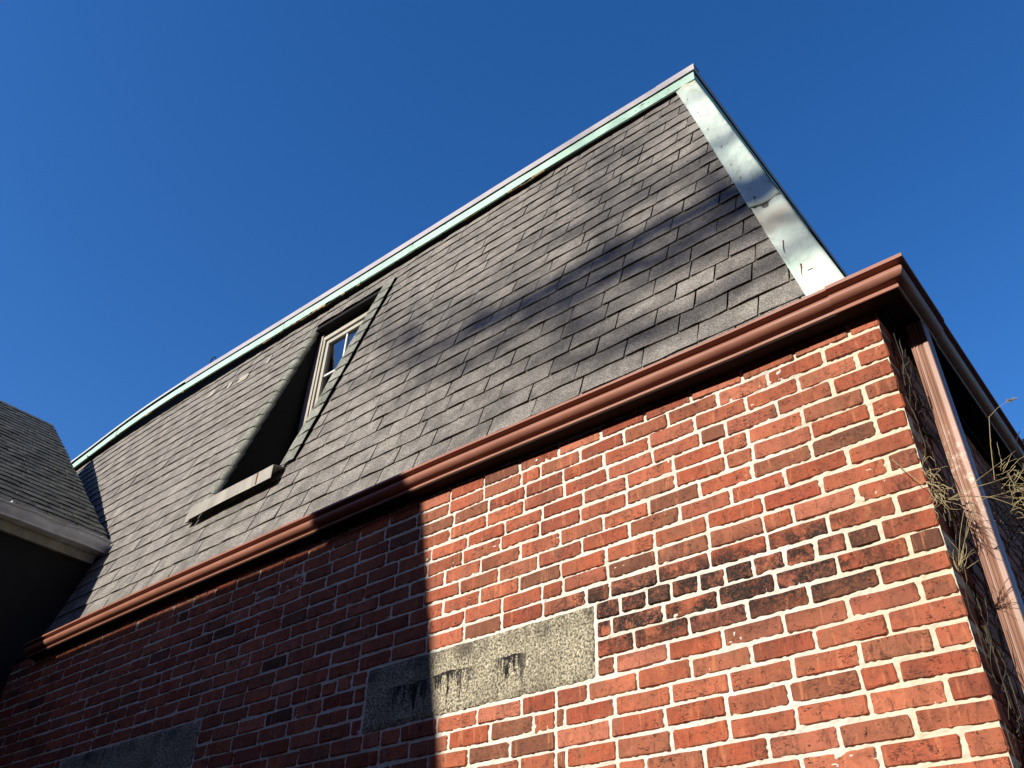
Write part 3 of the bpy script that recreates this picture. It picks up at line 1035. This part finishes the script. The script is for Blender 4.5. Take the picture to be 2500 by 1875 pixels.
for i in (0, 2, 4):
    for j in (0, 2, 4, 6):
        x0, x1, z0, z1 = colx[i], colx[i + 1], rowz[j], rowz[j + 1]
        obj('pane', [(x0, YW + 0.016, z0), (x1, YW + 0.016, z0), (x1, YW + 0.016, z1), (x0, YW + 0.016, z1)], [(0, 1, 2, 3)], MAT['glass'], window)
mb = MB(); mb.box(-4.9, -3.8, YW + 0.06, 2.2, 1.0, 3.1)
room = mb.build('attic_room', MAT['room'], window)
room.data.flip_normals()
# opening in the room box towards the window: rebuild without the front face
room.data = mesh_data('attic_room', mb.v, [f for k, f in enumerate(mb.f) if k != 2], MAT['room'])
# sill trough
vs, fs = [], []
n = 16
for i in range(n + 1):
    t = i / n
    x = -4.89 + 0.955 * t
    bow = 0.012 * math.sin(math.pi * t) + (0.012 * max(0, t - 0.75) / 0.25)
    z = 0.930 + bow * 0.6
    prof = [(0.208, z - 0.080), (0.204, z - 0.082), (0.204, z + 0.018), (0.212, z + 0.024), (0.30, z + 0.040), (0.40, z + 0.055), (0.40, z + 0.051), (0.208, z + 0.018)]
    vs += [(x, yy, zz) for yy, zz in prof]
m = 8
for i in range(n):
    for j in range(m):
        k = (j + 1) % m
        fs.append((i * m + j, (i + 1) * m + j, (i + 1) * m + k, i * m + k))
fs.append(tuple(range(m))); fs.append(tuple(n * m + j for j in range(m))[::-1])
sill = bpart(obj('window_sill', vs, fs, MAT['sill']))
mb = MB(); mb.box(-4.105, -4.092, 0.2015, 0.2035, 0.862, 0.950)
mb.build('sill_joint', MAT['rust'], sill)
mb = MB(); mb.add([(-4.965, 0.222, 0.852), (-4.897, 0.216, 0.850), (-4.897, 0.216, 0.935), (-4.955, 0.222, 0.925), (-4.965, 0.30, 0.90), (-4.897, 0.30, 0.965), (-4.955, 0.31, 0.965)], [(0, 1, 2, 3), (3, 2, 5, 6), (0, 3, 6, 4)])
mb.build('sill_end', MAT['sill'], sill)
# lead apron under the sill, then the floor of the recess
bpart(obj('recess_floor', [(-4.95, 0.30, 0.99), (-3.93, 0.30, 0.99), (-3.90, YW + 0.05, 1.055), (-4.95, YW + 0.05, 1.055)], [(0, 1, 2, 3)], MAT['recess_shade']))

# ------------------------------------------------------------------ gutters
goff = interp([(0.2, 0.0), (-0.5, 0.0), (-1.0, .009), (-2.0, .028), (-3.0, .033), (-4.4, .039), (-5.2, .034), (-6.2, .024)])
GP = [(0.0, 0.088), (0.0, -0.004), (0.0745, -0.004), (0.0765, -0.002), (0.0765, 0.0085), (0.0735, 0.0105),
      (0.0640, 0.0115), (0.0720, 0.0130), (0.0890, 0.0175), (0.1010, 0.0255), (0.1075, 0.0350), (0.1095, 0.0440), (0.1070, 0.0520), (0.1020, 0.0575),
      (0.0985, 0.0615), (0.0980, 0.0660), (0.1020, 0.0695), (0.1100, 0.0708), (0.1180, 0.0710), (0.1225, 0.0725), (0.1225, 0.0840), (0.1185, 0.0862), (0.1075, 0.0862), (0.1075, 0.0835),
      (0.1170, 0.0830), (0.1170, 0.0745), (0.0950, 0.0720), (0.0930, 0.0610), (0.1000, 0.0520), (0.1025, 0.0440), (0.0990, 0.0360), (0.0620, 0.0190), (0.0600, 0.0015), (0.004, 0.0015), (0.004, 0.088)]
def gut_pts(kind, t, g=0.0, dz=0.0):
    out = []
    for d, z in GP:
        if d > 0.07: d2 = d + g
        else: d2 = d
        zz = z + dz - (g if z < 0.01 else -g if z > 0.08 else 0)
        if kind == 'front': out.append((t, -d2, zz + goff(t)))
        elif kind == 'mitre': out.append((d2 + 0.029, -d2, zz))
        else: out.append((d2 + 0.029, t, zz))
    return out
def gut_mesh(sections, caps=True):
    vs = [p for s_ in sections for p in s_]
    m = len(GP)
    fs = []
    for i in range(len(sections) - 1):
        for j in range(m):
            k = (j + 1) % m
            fs.append((i * m + j, i * m + k, (i + 1) * m + k, (i + 1) * m + j))
    if caps:
        fs.append(tuple(range(m))); fs.append(tuple((len(sections) - 1) * m + j for j in range(m))[::-1])
    return vs, fs
def smooth_by_angle(o, ang=40):
    for p in o.data.polygons: p.use_smooth = True
    try:
        o.data.set_sharp_from_angle(angle=R(ang))
    except Exception:
        pass
    return o
front = [gut_pts('front', x) for x in np.linspace(-6.12, -0.09, 60)]
g1 = bpart(smooth_by_angle(obj('gutter', *gut_mesh(front), MAT['gutter'])))
tag(g1, 'long copper-brown ogee gutter along the brick front')
corner = [gut_pts('front', x, 0.0036) for x in (-0.115, -0.09, -0.04, 0.0)] + [gut_pts('mitre', 0, 0.0036)] + [gut_pts('side', y, 0.0036) for y in (0.0, 0.30)]
g2 = bpart(smooth_by_angle(obj('gutter_corner', *gut_mesh(corner), MAT['gutter'])))
g3 = bpart(smooth_by_angle(obj('gutter', *gut_mesh([gut_pts('side', y) for y in np.linspace(0.28, YB, 12)]), MAT['gutter'])))
tag(g3, 'shaded side gutter running back from the corner')
bpart(obj('gutter_end_cap', [(-6.121, y * -1, z + goff(-6.12)) for y, z in GP[1:21]], [tuple(range(20))], MAT['gutter']))
# added dark strip under the gutters, its colour paints in the shade there
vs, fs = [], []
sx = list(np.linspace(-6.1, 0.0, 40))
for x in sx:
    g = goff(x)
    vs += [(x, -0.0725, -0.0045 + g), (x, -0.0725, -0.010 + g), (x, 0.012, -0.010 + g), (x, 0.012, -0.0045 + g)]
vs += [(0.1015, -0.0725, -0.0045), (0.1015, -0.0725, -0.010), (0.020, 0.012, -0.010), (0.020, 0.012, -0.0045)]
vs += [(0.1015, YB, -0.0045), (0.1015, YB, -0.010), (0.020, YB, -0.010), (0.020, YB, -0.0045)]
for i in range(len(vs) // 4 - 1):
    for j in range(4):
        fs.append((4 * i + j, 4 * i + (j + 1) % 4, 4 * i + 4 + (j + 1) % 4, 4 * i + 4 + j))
bpart(obj('gutter_shade_strip', vs, fs, MAT['gutter_shade']))
# boards closing the space behind the gutters
mb = MB()
mb.box(XL, 0.028, 0.0035, 0.06, 0.04, 0.11)
mb.box(0.002, 0.027, 0.0, YB, -0.03, 0.10)
bpart(mb.build('eaves_board', MAT['felt']))

# ------------------------------------------------------------------ downspout
DX0, DX1, DY0, DY1 = 0.048, 0.107, 0.130, 0.210
ring = []
for i in range(25):
    t = i / 24
    ring.append((DX0 + (DX1 - DX0) * t, DY0 + (0.0045 * (0.5 - 0.5 * math.cos(2 * math.pi * 4 * min(1, t / 0.72))) if t < 0.72 else 0) + (0.003 if i in (0, 24) else 0)))
ring += [(DX1 + 0.0, DY0 + 0.01), (DX1 - 0.003, DY0 + 0.03), (DX1, DY0 + 0.05), (DX1, DY1), (DX0, DY1)]
zs = [0.0, -0.4, -0.9, -1.5, -2.2, -3.0, -3.62]
vs = [(x, y, z) for z in zs for x, y in ring]
m = len(ring)
fs = [((i + 1) * m + j, (i + 1) * m + (j + 1) % m, i * m + (j + 1) % m, i * m + j) for i in range(len(zs) - 1) for j in range(m)]
fs += [tuple(range(m)), tuple((len(zs) - 1) * m + j for j in range(m))[::-1]]
ds = bpart(obj('downspout', vs, fs, MAT['downspout']))
tag(ds, 'fluted tan-brown downspout on the shaded side wall')
for z in (-1.75, -3.2):
    mb = MB(); mb.box(0.004, DX1 + 0.003, DY0 - 0.004, DY1 + 0.004, z, z + 0.025)
    mb.build('strap', MAT['downspout'], ds)

# ------------------------------------------------------------------ house on the left with its own shingled roof
EXX, EXZ_ = -6.41, 1.195           # lower edge of its shingles
RX, RZ = -9.07, 3.51               # upper edge
YE0, YE1 = -3.4, 0.345
house = empty('shingled_house', (-7.5, -1.5, GZ))
tag(house, 'dark house with charcoal shingled roof and dented white gutter at the left edge', 'house')
HINV = Matrix.Translation(Vector((7.5, 1.5, -GZ)))
def hpart(o):
    o.parent = house; o.matrix_parent_inverse = HINV
    return o
dirv = Vector((RX - EXX, 0, RZ - EXZ_)); slen = dirv.length; dirv.normalize()
hn = Vector((dirv.z, 0, -dirv.x))
def hp(t, y, w=0.0): return Vector((EXX, y, EXZ_)) + dirv * t + hn * w
hv = [hp(0, YE0, -0.006), hp(0, YE1 - 0.01, -0.006), hp(slen, YE1 + 0.035, -0.006), hp(slen, YE0, -0.006)]
hv += [v - hn * 0.04 for v in hv]
hroof = hpart(obj('roof', hv, [(0, 1, 2, 3), (7, 6, 5, 4), (1, 5, 6, 2), (0, 4, 5, 1), (2, 6, 7, 3), (3, 7, 4, 0)], MAT['felt']))
E2 = 0.127
SHD = [shingle_mesh(PITCH - 0.004, E2, 1200 + i, 'shingle', MAT['shingle_d'], 0.012) for i in range(10)]
hs = []
t = 0.0; k = 0
while t < slen - 0.02:
    ye = YE1 + 0.05 * t / slen + rng.uniform(-0.004, 0.012)
    y = ye
    first = PITCH * (0.55 if k % 2 else 1.0) + rng.uniform(-0.05, 0.03)
    while y > YE0:
        w = first if first else PITCH * rng.choice((0.75, 0.9, 1.0, 1.15)); first = None
        hs.append((max(YE0, y - w), y, t)); y -= w
    t += E2; k += 1
def hq(s): return [hp(s[2], s[0]), hp(s[2], s[1]), hp(s[2] + E2, s[1]), hp(s[2] + E2, s[0])]
order = sorted(range(len(hs)), key=lambda i: -screen_area(hq(hs[i])))
top = set(i for i in order[:300] if screen_area(hq(hs[i])) > 60)
rest = MB()
for i in order:
    a, b, t = hs[i]
    if b - a < 0.02: continue
    m = slope_matrix(hp(t, (a + b) / 2), Vector((0, 1, 0)), dirv, hn, (b - a - 0.010) / (PITCH - 0.004))
    me = rng.choice(SHD)
    if i in top:
        ob = link(bpy.data.objects.new('shingle', me)); ob.parent = hroof; ob.matrix_basis = m
    else:
        rest.add([m @ v.co for v in me.vertices], [tuple(p.vertices) for p in me.polygons], rng.random())
tag(rest.build('shingle_courses', MAT['shingle_d'], hroof), kind='stuff')
# far slope, gable and walls
mb = MB()
x2 = RX - 2.6
mb.add([(RX, YE0, RZ), (RX, YE1 + 0.035, RZ), (x2, YE1 + 0.035, 1.2), (x2, YE0, 1.2)], [(3, 2, 1, 0)])
hpart(mb.build('roof', MAT['shingle_d']))
mb = MB()
XW = -6.505
mb.add([(XW, YE0 + 0.2, GZ), (XW, YE1 - 0.04, GZ), (XW, YE1 - 0.04, 1.10), (XW, YE0 + 0.2, 1.10)], [(0, 1, 2, 3)])
mb.add([(XW, YE1 - 0.04, GZ), (x2 + .1, YE1 - 0.04, GZ), (x2 + .1, YE1 - 0.04, 1.1), (RX, YE1 - 0.04, RZ - 0.06), (XW, YE1 - 0.04, 1.10)], [(0, 1, 2, 3, 4)])
mb.add([(XW, YE0 + 0.2, GZ), (x2 + .1, YE0 + 0.2, GZ), (x2 + .1, YE0 + 0.2, 1.1), (RX, YE0 + 0.2, RZ - 0.06), (XW, YE0 + 0.2, 1.10)], [(4, 3, 2, 1, 0)])
mb.add([(x2 + .1, YE0 + .2, GZ), (x2 + .1, YE1 - .04, GZ), (x2 + .1, YE1 - .04, 1.1), (x2 + .1, YE0 + .2, 1.1)], [(3, 2, 1, 0)])
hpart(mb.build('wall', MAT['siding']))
# its gutter, dented and sagging
GW = [(0.0, 0.0), (0.075, 0.0), (0.079, 0.006), (0.079, 0.014), (0.090, 0.028), (0.105, 0.045), (0.110, 0.060), (0.112, 0.078), (0.120, 0.084), (0.126, 0.088), (0.126, 0.098), (0.112, 0.100), (0.112, 0.094), (0.100, 0.060), (0.072, 0.020), (0.004, 0.004), (0.004, 0.098), (0.0, 0.098)]
vs, fs = [], []
ys = np.linspace(YE0, YE1 - 0.012, 90)
m = len(GW)
for y in ys:
    sag = 0.006 * math.sin(y * 5 + 1) + 0.004 * math.sin(y * 13)
    dent = 0.0
    for yc, dd, ww in ((-0.16, 0.022, 0.10), (-0.42, 0.012, 0.06), (0.12, 0.008, 0.05), (-0.8, 0.015, 0.1), (-1.5, 0.02, 0.12)):
        dent += dd * math.exp(-((y - yc) / ww) ** 2)
    for d, z in GW:
        f_ = max(0.0, 1 - abs(z - 0.06) / 0.05) if d > 0.07 else 0.0
        vs.append((-6.452 + d - dent * f_, y, 1.072 + z + sag * (d / 0.12)))
for i in range(len(ys) - 1):
    for j in range(m):
        k = (j + 1) % m
        fs.append((i * m + j, i * m + k, (i + 1) * m + k, (i + 1) * m + j))
fs.append(tuple(range(m))); fs.append(tuple((len(ys) - 1) * m + j for j in range(m))[::-1])
hg = hpart(smooth_by_angle(obj('gutter', vs, fs, MAT['aluminium']), 35))
tag(hg, 'dented dull white gutter of the dark house')
for yb in (-0.50, 0.255, -1.3):
    mb = MB()
    mb.box(-6.44, -6.322, yb - 0.012, yb + 0.012, 1.170, 1.179)
    mb.tube([(-6.325, yb, 1.168), (-6.322, yb, 1.168)], 0.008, 8)
    mb.build('gutter_hanger', MAT['white'], hg)
mb = MB(); mb.add([(-6.40, YE0, 1.208), (-6.40, YE1 - 0.02, 1.208), (-6.415, YE1 - 0.02, 1.165), (-6.415, YE0, 1.165), (-6.47, YE0, 1.21), (-6.47, YE1 - 0.02, 1.21)], [(0, 3, 2, 1), (0, 1, 5, 4)])
hpart(mb.build('drip_edge', MAT['frieze']))
mb = MB(); mb.box(-6.50, -6.456, YE0 + 0.1, YE1 - 0.02, 1.064, 1.20)
hpart(mb.build('fascia_board', MAT['frieze']))
mb = MB(); mb.box(-6.503, -6.468, YE0 + 0.1, YE1 - 0.045, 0.99, 1.063)
hpart(mb.build('frieze_board', MAT['frieze']))

# ------------------------------------------------------------------ house across the yard (behind the viewer): its roofline and chimney throw the big wall shadow
h2 = empty('stucco_house', (-6.0, -7.0, GZ))
tag(h2, 'flat-roofed stucco house with a battered end chimney across the yard', 'house')
H2INV = Matrix.Translation(Vector((6.0, 7.0, -GZ)))
mb = MB(); mb.box(-11.5, -4.05, -9.0, -5.06, GZ, 2.29)
o = mb.build('wall', MAT['stucco'], h2); o.matrix_parent_inverse = H2INV
mb = MB(); mb.box(-11.6, -4.03, -9.1, -5.0, 2.291, 2.466)
o = mb.build('parapet', MAT['stucco'], h2); o.matrix_parent_inverse = H2INV
v = [(-4.62, -5.22, GZ), (-2.14, -5.22, GZ), (-2.14, -5.0, GZ), (-4.62, -5.0, GZ), (-4.02, -5.22, 2.62), (-3.375, -5.22, 2.62), (-3.375, -5.0, 2.62), (-4.02, -5.0, 2.62)]
o = obj('chimney', v, [(0, 3, 2, 1), (4, 5, 6, 7), (0, 1, 5, 4), (1, 2, 6, 5), (2, 3, 7, 6), (3, 0, 4, 7)], MAT['brick_far'], h2, False, 0.2); o.matrix_parent_inverse = H2INV

# unseen house blocks added round the viewer to cut sky light on the shaded wall
def block(label, x0, x1, y0, y1, zt, mat):
    e = empty('sky_blocker', ((x0 + x1) / 2, (y0 + y1) / 2, GZ)); tag(e, label, 'house', 'houses round the yard')
    inv = Matrix.Translation(Vector(((x0 + x1) / 2, (y0 + y1) / 2, GZ))).inverted()
    mb = MB(); mb.box(x0, x1, y0, y1, GZ, zt - 0.5)
    o = mb.build('wall', MAT[mat], e); o.matrix_parent_inverse = inv
    mb = MB(); mb.box(x0 - 0.15, x1 + 0.15, y0 - 0.15, y1 + 0.15, zt - 0.499, zt)
    o = mb.build('parapet', MAT['siding'], e); o.matrix_parent_inverse = inv
    for zz in np.arange(GZ + 1.0, zt - 2.0, 3.0):
        for k in range(int((x1 - x0) / 3)):
            mb = MB(); xx = x0 + 1.2 + 3 * k; mb.box(xx, xx + 1.0, y1 - 0.05, y1 + 0.03, zz, zz + 1.6)
            o = mb.build('window', MAT['room'], e); o.matrix_parent_inverse = inv
block('tall dark brick tenement closing the yard on the right', 3.6, 15.0, -17.0, -3.2, 13.0, 'brick_far')
block('long dark house row closing the far side of the yard', -34.0, 10.0, -40.0, -31.0, 12.8, 'brick_far')
block('narrow tall brick house standing close behind the viewer', -0.9, 3.4, -17.0, -7.5, 13.5, 'brick_far')
block('dark brick house closing the yard on the left', -26.0, -14.0, -18.0, -5.0, 6.8, 'brick_far')

# ------------------------------------------------------------------ bare tree further off: its limbs dapple the roof
tree = empty('bare_tree', (-3.1, -22.5, GZ))
tag(tree, 'tall bare winter tree with spreading limbs across the yard', 'tree')
TI = Matrix.Translation(Vector((3.1, 22.5, -GZ)))
tr = random.Random(21)
mb = MB()
mb.tube([(-3.1, -22.5, GZ), (-3.08, -22.5, 0), (-3.0, -22.45, 4), (-2.95, -22.4, 8.5), (-2.9, -22.4, 12.0), (-2.8, -22.4, 15.5), (-2.6, -22.3, 19)], [0.42, 0.36, 0.32, 0.27, 0.21, 0.12, 0.03], 10)
o = mb.build('trunk', MAT['bark'], tree); o.matrix_parent_inverse = TI
TANP = math.tan(SUN_EL) / math.cos(SUN_AZ); TAZ = math.tan(SUN_AZ)
def lift(px, pz, yb):
    """point at depth yb whose shadow reaches the roof at (px, pz)"""
    y = Y0 + KS * pz
    d = y - yb
    return Vector((px - d * TAZ, yb, pz + d * TANP))
limbs = MB()
def branch(path, r0, r1, twigs, depth=0):
    n = len(path)
    limbs.tube(path, [r0 + (r1 - r0) * i / (n - 1) for i in range(n)], 6 if depth < 2 else 4)
    if depth >= 2: return
    for k in range(twigs):
        i = tr.randrange(1, n)
        p = path[i]
        d = (path[i] - path[i - 1]).normalized()
        q = Vector((tr.uniform(-1, 1), tr.uniform(-1, 1), tr.uniform(-0.15, 1.0))).normalized()
        L = tr.uniform(0.7, 1.7) * (1.0 if depth == 0 else 0.6)
        dd = (d * 0.8 + q * 0.9).normalized()
        pts = [p]
        for s_ in range(4):
            dd = (dd + Vector((tr.uniform(-.3, .3), tr.uniform(-.3, .3), tr.uniform(-.2, .3)))).normalized()
            pts.append(pts[-1] + dd * L / 4)
        rr = max(0.008, (r0 + (r1 - r0) * i / (n - 1)) * 0.5)
        branch(pts, rr, 0.010, 5, depth + 1)
limb_paths = [
    ([(1.9, 0.9), (1.0, 1.15), (0.2, 1.33), (-0.44, 1.38), (-0.82, 1.44), (-1.33, 1.50), (-1.98, 1.48), (-2.3, 1.42), (-2.9, 1.5)], 0.155, 0.06, -22.0),
    ([(0.2, 1.33), (-0.5, 1.20), (-1.0, 1.18), (-1.35, 1.21), (-1.8, 1.25), (-2.3, 1.1)], 0.11, 0.05, -21.8),
    ([(1.9, 0.5), (0.9, 0.6), (0.2, 0.62), (-0.36, 0.66), (-0.7, 0.55), (-1.06, 0.50), (-1.5, 0.55)], 0.10, 0.035, -22.2),
    ([(1.9, 1.5), (1.0, 1.9), (0.0, 2.05), (-0.6, 2.02), (-1.2, 1.95), (-1.9, 2.05)], 0.075, 0.025, -22.4),
    ([(0.3, 0.63), (-0.3, 0.9), (-0.8, 1.0), (-1.3, 0.95), (-1.8, 0.85)], 0.08, 0.025, -22.0),
    ([(1.9, 2.2), (0.8, 2.6), (0.0, 2.72), (-0.8, 2.8)], 0.06, 0.02, -22.4),
]
for pts, ra, rb, yb in limb_paths:
    branch([lift(a, b, yb) for a, b in pts], ra, rb, 9)
o = limbs.build('limbs', MAT['bark'], tree); o.matrix_parent_inverse = TI

# ------------------------------------------------------------------ brick chimney far behind the side wall
ch = empty('brick_chimney', (-0.55, 12.6, GZ))
tag(ch, 'sliver of a brick chimney with dark cap at the right edge behind the side gutter', 'chimney')
CI = Matrix.Translation(Vector((0.55, -12.6, -GZ)))
mb = MB(); mb.box(-0.955, 0.25, 12.6, 13.3, GZ, 6.375)
o = mb.build('stack', MAT['brick_far'], ch); o.matrix_parent_inverse = CI
mb = MB(); mb.box(-0.985, 0.28, 12.57, 13.33, 6.3755, 6.43)
o = mb.build('cap', MAT['felt'], ch); o.matrix_parent_inverse = CI

# ------------------------------------------------------------------ dry vines and grass at the corner
vr = random.Random(5)
def vine(name, label, group, base, stems, mat='stem', rad=0.0011):
    mb = MB()
    for st in stems:
        mb.tube(st, [rad * (1.2 - 0.75 * i / (len(st) - 1)) for i in range(len(st))], 4)
    o = mb.build(name, MAT[mat])
    tag(o, label, 'vine', group)
    return o
def wander(p, d, n, step, curl, droop=0.0, pull=None):
    p = Vector(p); d = Vector(d).normalized(); out = [p.copy()]
    for i in range(n):
        d = d + Vector((vr.uniform(-curl, curl), vr.uniform(-curl, curl), vr.uniform(-curl, curl) - droop))
        if pull is not None: d = d + (Vector(pull) - p) * 1.2
        d.normalize(); p = p + d * step
        out.append(p.copy())
    return out
st = []
for k in range(26):
    st.append(wander((vr.uniform(-0.01, 0.02), vr.uniform(-0.03, 0.0), vr.uniform(-0.76, -0.66)), (vr.uniform(0.0, 1), vr.uniform(-0.9, -0.1), vr.uniform(-0.9, 0.5)), vr.randrange(6, 14), 0.011, 0.5, 0.03, (0.04, -0.05, -0.775)))
for k in range(4):
    st.append(wander((0.05, -0.06, -0.80), (1, 0.1 + 0.5 * k / 4, 0.15 * k - 0.1), 14, 0.016, 0.16))
st.append([Vector(p) for p in ((-0.075, -0.03, -0.60), (-0.045, -0.045, -0.66), (-0.01, -0.05, -0.72), (0.01, -0.04, -0.75))])
vine('dry_vine', 'tangled straw-coloured dry vine clinging to the brick corner beside the downspout', None, None, st)
st = []
for k in range(11):
    st.append(wander((0.012, -0.012, -0.995), (vr.uniform(-0.3, 1), vr.uniform(-0.7, 0.1), vr.uniform(-0.2, 0.9)), vr.randrange(5, 10), 0.013, 0.3))
for k in range(3):
    st.append(wander((0.012, -0.012, -0.99), (0.62, -0.55, 0.72 + 0.12 * k), 13, 0.015, 0.07))
st.append([Vector((0.012, -0.012, -0.99)), Vector((0.05, -0.05, -0.91)), Vector((0.085, -0.085, -0.86)), Vector((0.15, -0.095, -0.845)), Vector((0.21, -0.10, -0.85))])
vine('dry_vine', 'small dry sprig sprouting from the brick corner below the tangled vine', None, None, st)
st = []
for k in range(7):
    st.append(wander((0.01, -0.01, -1.30), (vr.uniform(0.1, 1), vr.uniform(-0.8, -0.1), vr.uniform(-0.1, 0.9)), vr.randrange(6, 10), 0.014, 0.25))
st = []
for k in range(95):
    p = (vr.uniform(0.115, 0.20), vr.uniform(0.29, 0.46), vr.uniform(-0.74, -0.50))
    st.append(wander(p, (vr.uniform(-1, 0.6), vr.uniform(-0.6, 0.3), vr.uniform(-0.6, 0.8)), vr.randrange(4, 10), 0.014, 0.3))
vine('dry_vine', 'mass of pale dry stems sticking out into the sun right of the downspout', None, None, st, 'stem', 0.0010)
mb = MB()
for k in range(260):
    p = (vr.uniform(0.01, 0.10), vr.uniform(0.36, 2.6), vr.uniform(-1.7, -0.45))
    s_ = wander(p, (vr.uniform(-0.2, 0.5), vr.uniform(-0.7, 0.7), vr.uniform(-0.5, 1)), vr.randrange(8, 22), 0.03, 0.4)
    mb.tube(s_, 0.0016, 3)
for k in range(150):
    p = (vr.uniform(0.006, 0.02), vr.uniform(0.02, 0.12), vr.uniform(-2.0, -0.25))
    s_ = wander(p, (vr.uniform(-0.1, 0.1), vr.uniform(-0.1, 0.9), vr.uniform(-0.6, 1)), vr.randrange(8, 18), 0.02, 0.22)
    mb.tube([(min(0.03, max(0.004, q.x)), max(0.012, q.y), q.z) for q in s_], 0.0016, 3)
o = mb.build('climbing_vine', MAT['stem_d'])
tag(o, 'dark mat of dead climbing stems covering the shaded side wall', 'vine', kind='stuff')
# foxtail grass
def foxtail(label, stalk, plume):
    mb = MB()
    mb.tube(stalk, 0.0010, 4)
    a, b = Vector(plume[0]), Vector(plume[1])
    for k in range(70):
        t = vr.random(); p = a.lerp(b, t)
        d = ((b - a).normalized() + Vector((vr.uniform(-.8, .8), vr.uniform(-.8, .8), vr.uniform(-.8, .8)))).normalized()
        mb.tube([p, p + d * 0.011 * (1.1 - 0.7 * t)], [0.0012, 0.0003], 3)
    tag(mb.build('foxtail_grass', MAT['stem']), label, 'grass')
foxtail('single foxtail grass head against the blue sky beyond the side gutter', [Vector(p) for p in ((0.14, 0.25, -0.62), (0.16, 0.28, -0.48), (0.182, 0.3, -0.368), (0.215, 0.3, -0.345), (0.248, 0.3, -0.333))], ((0.246, 0.3, -0.333), (0.277, 0.3, -0.332)))
